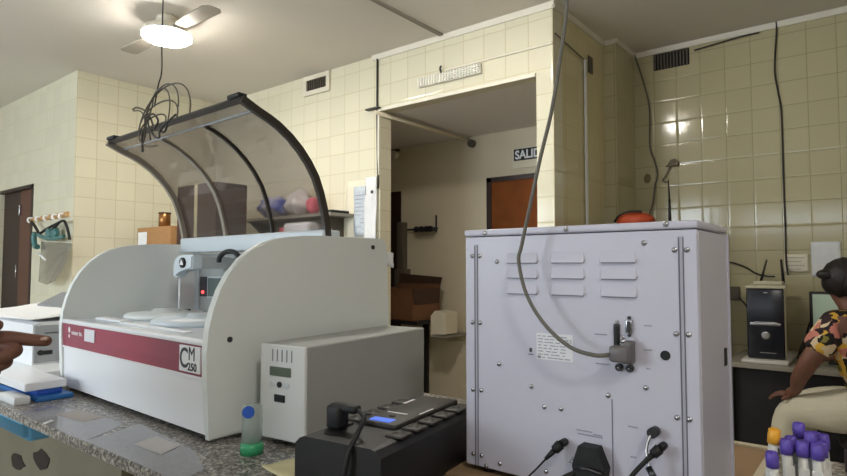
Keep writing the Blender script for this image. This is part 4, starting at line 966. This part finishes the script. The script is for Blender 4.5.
E = [('pelvis', 'waist'), ('waist', 'chest'), ('chest', 'neckb'), ('neckb', 'neck'), ('neck', 'head1'), ('head1', 'head2'), ('head2', 'head3'),
     ('chest', 'shL'), ('shL', 'elL'), ('elL', 'foL'), ('foL', 'wrL'), ('wrL', 'haL'), ('chest', 'shR'), ('shR', 'elR'), ('elR', 'wrR'), ('wrR', 'haR'),
     ('pelvis', 'thL'), ('thL', 'knL'), ('knL', 'shn'), ('shn', 'anL'), ('anL', 'ftL'), ('pelvis', 'thR'), ('thR', 'knR'), ('knR', 'shnR'), ('shnR', 'anR'), ('anR', 'ftR')]
fing = []
for k in range(4):
    o_ = (k-1.5)*.017
    fing.append(chain([(-.262+o_*.3, 3.092+o_, .711, .011), (-.298, 3.102+o_*1.15, .713, .0095), (-.326, 3.110+o_*1.2, .700, .0085), (-.345, 3.115+o_*1.2, .680, .0075)]))
fing.append(chain([(-.252, 3.078, .714, .012), (-.268, 3.050, .704, .010), (-.288, 3.038, .693, .0085)]))
for k in range(4):
    o_ = (k-1.5)*.017
    fing.append(chain([(-.185+o_*.6, 3.655+o_*.6, .822, .011), (-.215+o_*.6, 3.68+o_*.6, .815, .0095), (-.235+o_*.6, 3.695+o_*.6, .80, .008)]))
skin('body', J, E, m_skin, wo, 2, 0, fing)
Jt = {k: J[k] for k in ('pelvis', 'thL', 'knL', 'shn', 'thR', 'knR', 'shnR')}
Jt = {k: (v[0], v[1], v[2], v[3]+.020, (v[4] if len(v) > 4 else v[3])+.020) for k, v in Jt.items()}
Jt['hemL'] = (-.28, 3.13, .16, .065); Jt['hemR'] = (-.25, 3.39, .16, .065); Jt['belt'] = (.09, 3.12, .80, .14, .125)
skin('trousers', Jt, [('pelvis', 'thL'), ('thL', 'knL'), ('knL', 'shn'), ('shn', 'hemL'), ('pelvis', 'thR'), ('thR', 'knR'), ('knR', 'shnR'), ('shnR', 'hemR'), ('pelvis', 'belt')], m_trous, wo)
Jb = {'hem': (.10, 3.12, .73, .165, .15), 'waist': (.08, 3.12, .85, .15, .135), 'chest': (.045, 3.14, .99, .155, .135), 'neckb': (.0, 3.17, 1.09, .082), 'shL': (-.075, 3.02, 1.05, .075), 'slL': (-.150, 2.99, .925, .068), 'shR': (.12, 3.30, 1.05, .075), 'slR': (.04, 3.42, .96, .066)}
skin('blouse', Jb, [('chest', 'waist'), ('waist', 'hem'), ('chest', 'neckb'), ('chest', 'shL'), ('shL', 'slL'), ('chest', 'shR'), ('shR', 'slR')], m_floral, wo, 2, 2)
b = MB(); hc = Vector((-.03, 3.195, 1.265))
b.ball(hc, .10, (1.0, 1.08, 1.0), 28)
for v in b.bm.verts:
    d = v.co-hc; k = d.dot(Vector((-.45, .85, -.3)).normalized())
    if k > .055: v.co -= Vector((-.45, .85, -.3)).normalized()*(k-.055)
    v.co += d.normalized()*.004*math.sin(d.x*140+d.z*90)
b.ball((-.10, 3.13, 1.285), .032, (1.3, .9, .8)); b.ball((.02, 3.10, 1.24), .06, (1, .8, 1.1))
b.build('hair', m_hair, wo)
head_parts(wo, (-.04, 3.21, 1.25), (-.45, .88, -.1), .8)
wo.location = (-.115, .21, 0)
for nm in (('ftL', -.37, 3.16), ('ftR', -.34, 3.43)): MB().box((nm[1]-.08, nm[2]-.045, .0), (nm[1]+.12, nm[2]+.045, .075), .03, 3).build('shoe', m_shoe, wo)
sl = thing('lab_stool', 'dark round stool under the seated person', 'stool', (-.015, 3.34, 0))
MB().lathe([(.05, .50), (.17, .505), (.18, .525), (.17, .543), (.05, .545)], (0, 0, 0)).build('seat', m_ddesk, sl)
MB().cyl((0, 0, .05), (0, 0, .51), .025).build('column', m_dmetal, sl)
for k in range(5): a = 2*PI*k/5; MB().cyl((0, 0, .07), (.26*math.cos(a), .26*math.sin(a), .02), .018).build('leg', m_dmetal, sl)

# standing person at the left whose hand points across the bench
po = thing('person', 'person at the left edge pointing with a bare brown hand', 'person')
RV = Vector((.786, .618, 0)); FV = Vector((-.618, .786, 0))
def w_(r, f_, z): v = RV*r+FV*f_; return (v.x, v.y, z)
bx, by = -1.62, -.12
J = {'pelvis': (bx, by, .90, .14, .11), 'waist': (bx, by, 1.06, .125, .10), 'chest': (bx, by, 1.24, .15, .115), 'neckb': (bx, by, 1.40, .07), 'neck': (bx, by+.01, 1.46, .052),
     'head1': (bx, by+.035, 1.53, .082, .088), 'head2': (bx, by+.03, 1.60, .092, .10), 'head3': (bx, by+.015, 1.66, .065),
     'shR': (bx+.17, by+.02, 1.36, .055), 'elR': (-1.45, .16, 1.15, .042), 'foR': (-1.36, .24, 1.165, .035), 'wrR': (*w_(-.805, .97, 1.180), .030, .023), 'paR': (*w_(-.760, .98, 1.182), .038, .026), 'knR': (*w_(-.722, .984, 1.180), .036, .024),
     'shL': (bx-.17, by, 1.36, .055), 'elL': (bx-.24, by+.02, 1.10, .042), 'wrL': (bx-.22, by+.12, .88, .025), 'haL': (bx-.21, by+.15, .80, .03, .018),
     'thR': (bx+.09, by, .85, .085), 'kR': (bx+.10, by+.02, .48, .055), 'aR': (bx+.10, by-.01, .10, .036), 'fR': (bx+.11, by+.12, .04, .035),
     'thL': (bx-.09, by, .85, .085), 'kL': (bx-.10, by+.02, .48, .055), 'aL': (bx-.10, by-.01, .10, .036), 'fL': (bx-.11, by+.12, .04, .035)}
E = [('pelvis', 'waist'), ('waist', 'chest'), ('chest', 'neckb'), ('neckb', 'neck'), ('neck', 'head1'), ('head1', 'head2'), ('head2', 'head3'), ('chest', 'shR'), ('shR', 'elR'), ('elR', 'foR'), ('foR', 'wrR'), ('wrR', 'paR'), ('paR', 'knR'),
     ('chest', 'shL'), ('shL', 'elL'), ('elL', 'wrL'), ('wrL', 'haL'), ('pelvis', 'thR'), ('thR', 'kR'), ('kR', 'aR'), ('aR', 'fR'), ('pelvis', 'thL'), ('thL', 'kL'), ('kL', 'aL'), ('aL', 'fL')]
fing = [chain([(*w_(-0.7332, .980, 1.2001), 0.0145), (*w_(-0.6940, .985, 1.2023), 0.0130), (*w_(-0.6626, .990, 1.1978), 0.0114), (*w_(-0.6402, .994, 1.1956), 0.0104), (*w_(-0.6279, .996, 1.1945), 0.0081)]),      # index, stretched
        chain([(*w_(-0.7332, .982, 1.1855), 0.0139), (*w_(-0.6906, .985, 1.1866), 0.0130), (*w_(-0.6694, .972, 1.1833), 0.0116), (*w_(-0.6783, .952, 1.1743), 0.0104), (*w_(-0.6985, .948, 1.1721), 0.0095)]),        # middle, curled
        chain([(*w_(-0.7388, .982, 1.1687), 0.0137), (*w_(-0.6985, .985, 1.1687), 0.0125), (*w_(-0.6828, .970, 1.1654), 0.0114), (*w_(-0.6940, .950, 1.1564), 0.0102), (*w_(-0.7119, .948, 1.1564), 0.0093)]),       # ring, curled
        chain([(*w_(-0.7444, .980, 1.1530), 0.0128), (*w_(-0.7142, .982, 1.1519), 0.0114), (*w_(-0.6996, .968, 1.1497), 0.0102), (*w_(-0.7097, .952, 1.1441), 0.0093)]),                                         # little, curled
        chain([(*w_(-0.7780, .965, 1.2068), 0.0145), (*w_(-0.7410, .950, 1.2225), 0.0130), (*w_(-0.7052, .948, 1.2281), 0.0114), (*w_(-0.6806, .952, 1.2247), 0.0095)])]                                         # thumb, from the side of the palm
for k in range(4): o_ = (k-1.5)*.018; fing.append(chain([(bx-.21, by+.15+o_, .80, .010), (bx-.212, by+.155+o_, .755, .009), (bx-.205, by+.16+o_, .715, .008)]))
fing.append(chain([(bx-.20, by+.17, .82, .011), (bx-.19, by+.20, .79, .009), (bx-.185, by+.205, .765, .008)]))
skin('body', J, E, m_skin, po, 2, 0, fing)
n_ = MB().ball(w_(-.634, .985, 1.2000), .006, (1.3, 1.0, .6)).build('finger_nail', m_nail, po)
Jt = {k: (J[k][0], J[k][1], J[k][2], J[k][3]+.02, (J[k][4] if len(J[k]) > 4 else J[k][3])+.02) for k in ('pelvis', 'waist', 'chest', 'shR', 'shL')}
Jt['sR'] = (-1.45, .03, 1.26, .066); Jt['sL'] = (bx-.21, by+.01, 1.22, .066)
skin('shirt', Jt, [('chest', 'waist'), ('waist', 'pelvis'), ('chest', 'shR'), ('chest', 'shL'), ('shR', 'sR'), ('shL', 'sL')], m_scrub, po, 2, 2)
Jt = {k: (J[k][0], J[k][1], J[k][2], J[k][3]+.022) for k in ('pelvis', 'thR', 'kR', 'aR', 'thL', 'kL', 'aL')}
skin('trousers', Jt, [('pelvis', 'thR'), ('thR', 'kR'), ('kR', 'aR'), ('pelvis', 'thL'), ('thL', 'kL'), ('kL', 'aL')], m_dtrous, po)
MB().ball((bx, by-.012, 1.635), .098, (.95, 1.0, .95), 24).build('hair', m_hair, po)
head_parts(po, (bx, by+.035, 1.575), (0, 1, -.1), .80)
for sx_ in (-1, 1): MB().ball((bx+sx_*.078, by+.02, 1.57), .022, (.4, .8, 1.3)).build('ear', m_skin, po)
for x in (bx+.11, bx-.11): MB().box((x-.045, by-.05, 0), (x+.045, by+.20, .08), .03, 3).build('shoe', m_shoe, po)

# ------------------------------------------------------------------ light and camera
wd_ = bpy.data.worlds.new('overcast_sky'); S.world = wd_; wd_.use_nodes = True
bgn = wd_.node_tree.nodes['Background']; bgn.inputs[0].default_value = (.75, .85, 1, 1); bgn.inputs[1].default_value = 1.2
cam = bpy.data.cameras.new('camera'); co = bpy.data.objects.new('camera', cam); COL.objects.link(co)
cam.sensor_width = 36; cam.lens = 36*585/847; cam.clip_start = .02
co.location = (0, 0, 1.32); co.rotation_euler = (PI/2+math.atan(29/585), 0, math.radians(38.2))
S.camera = co
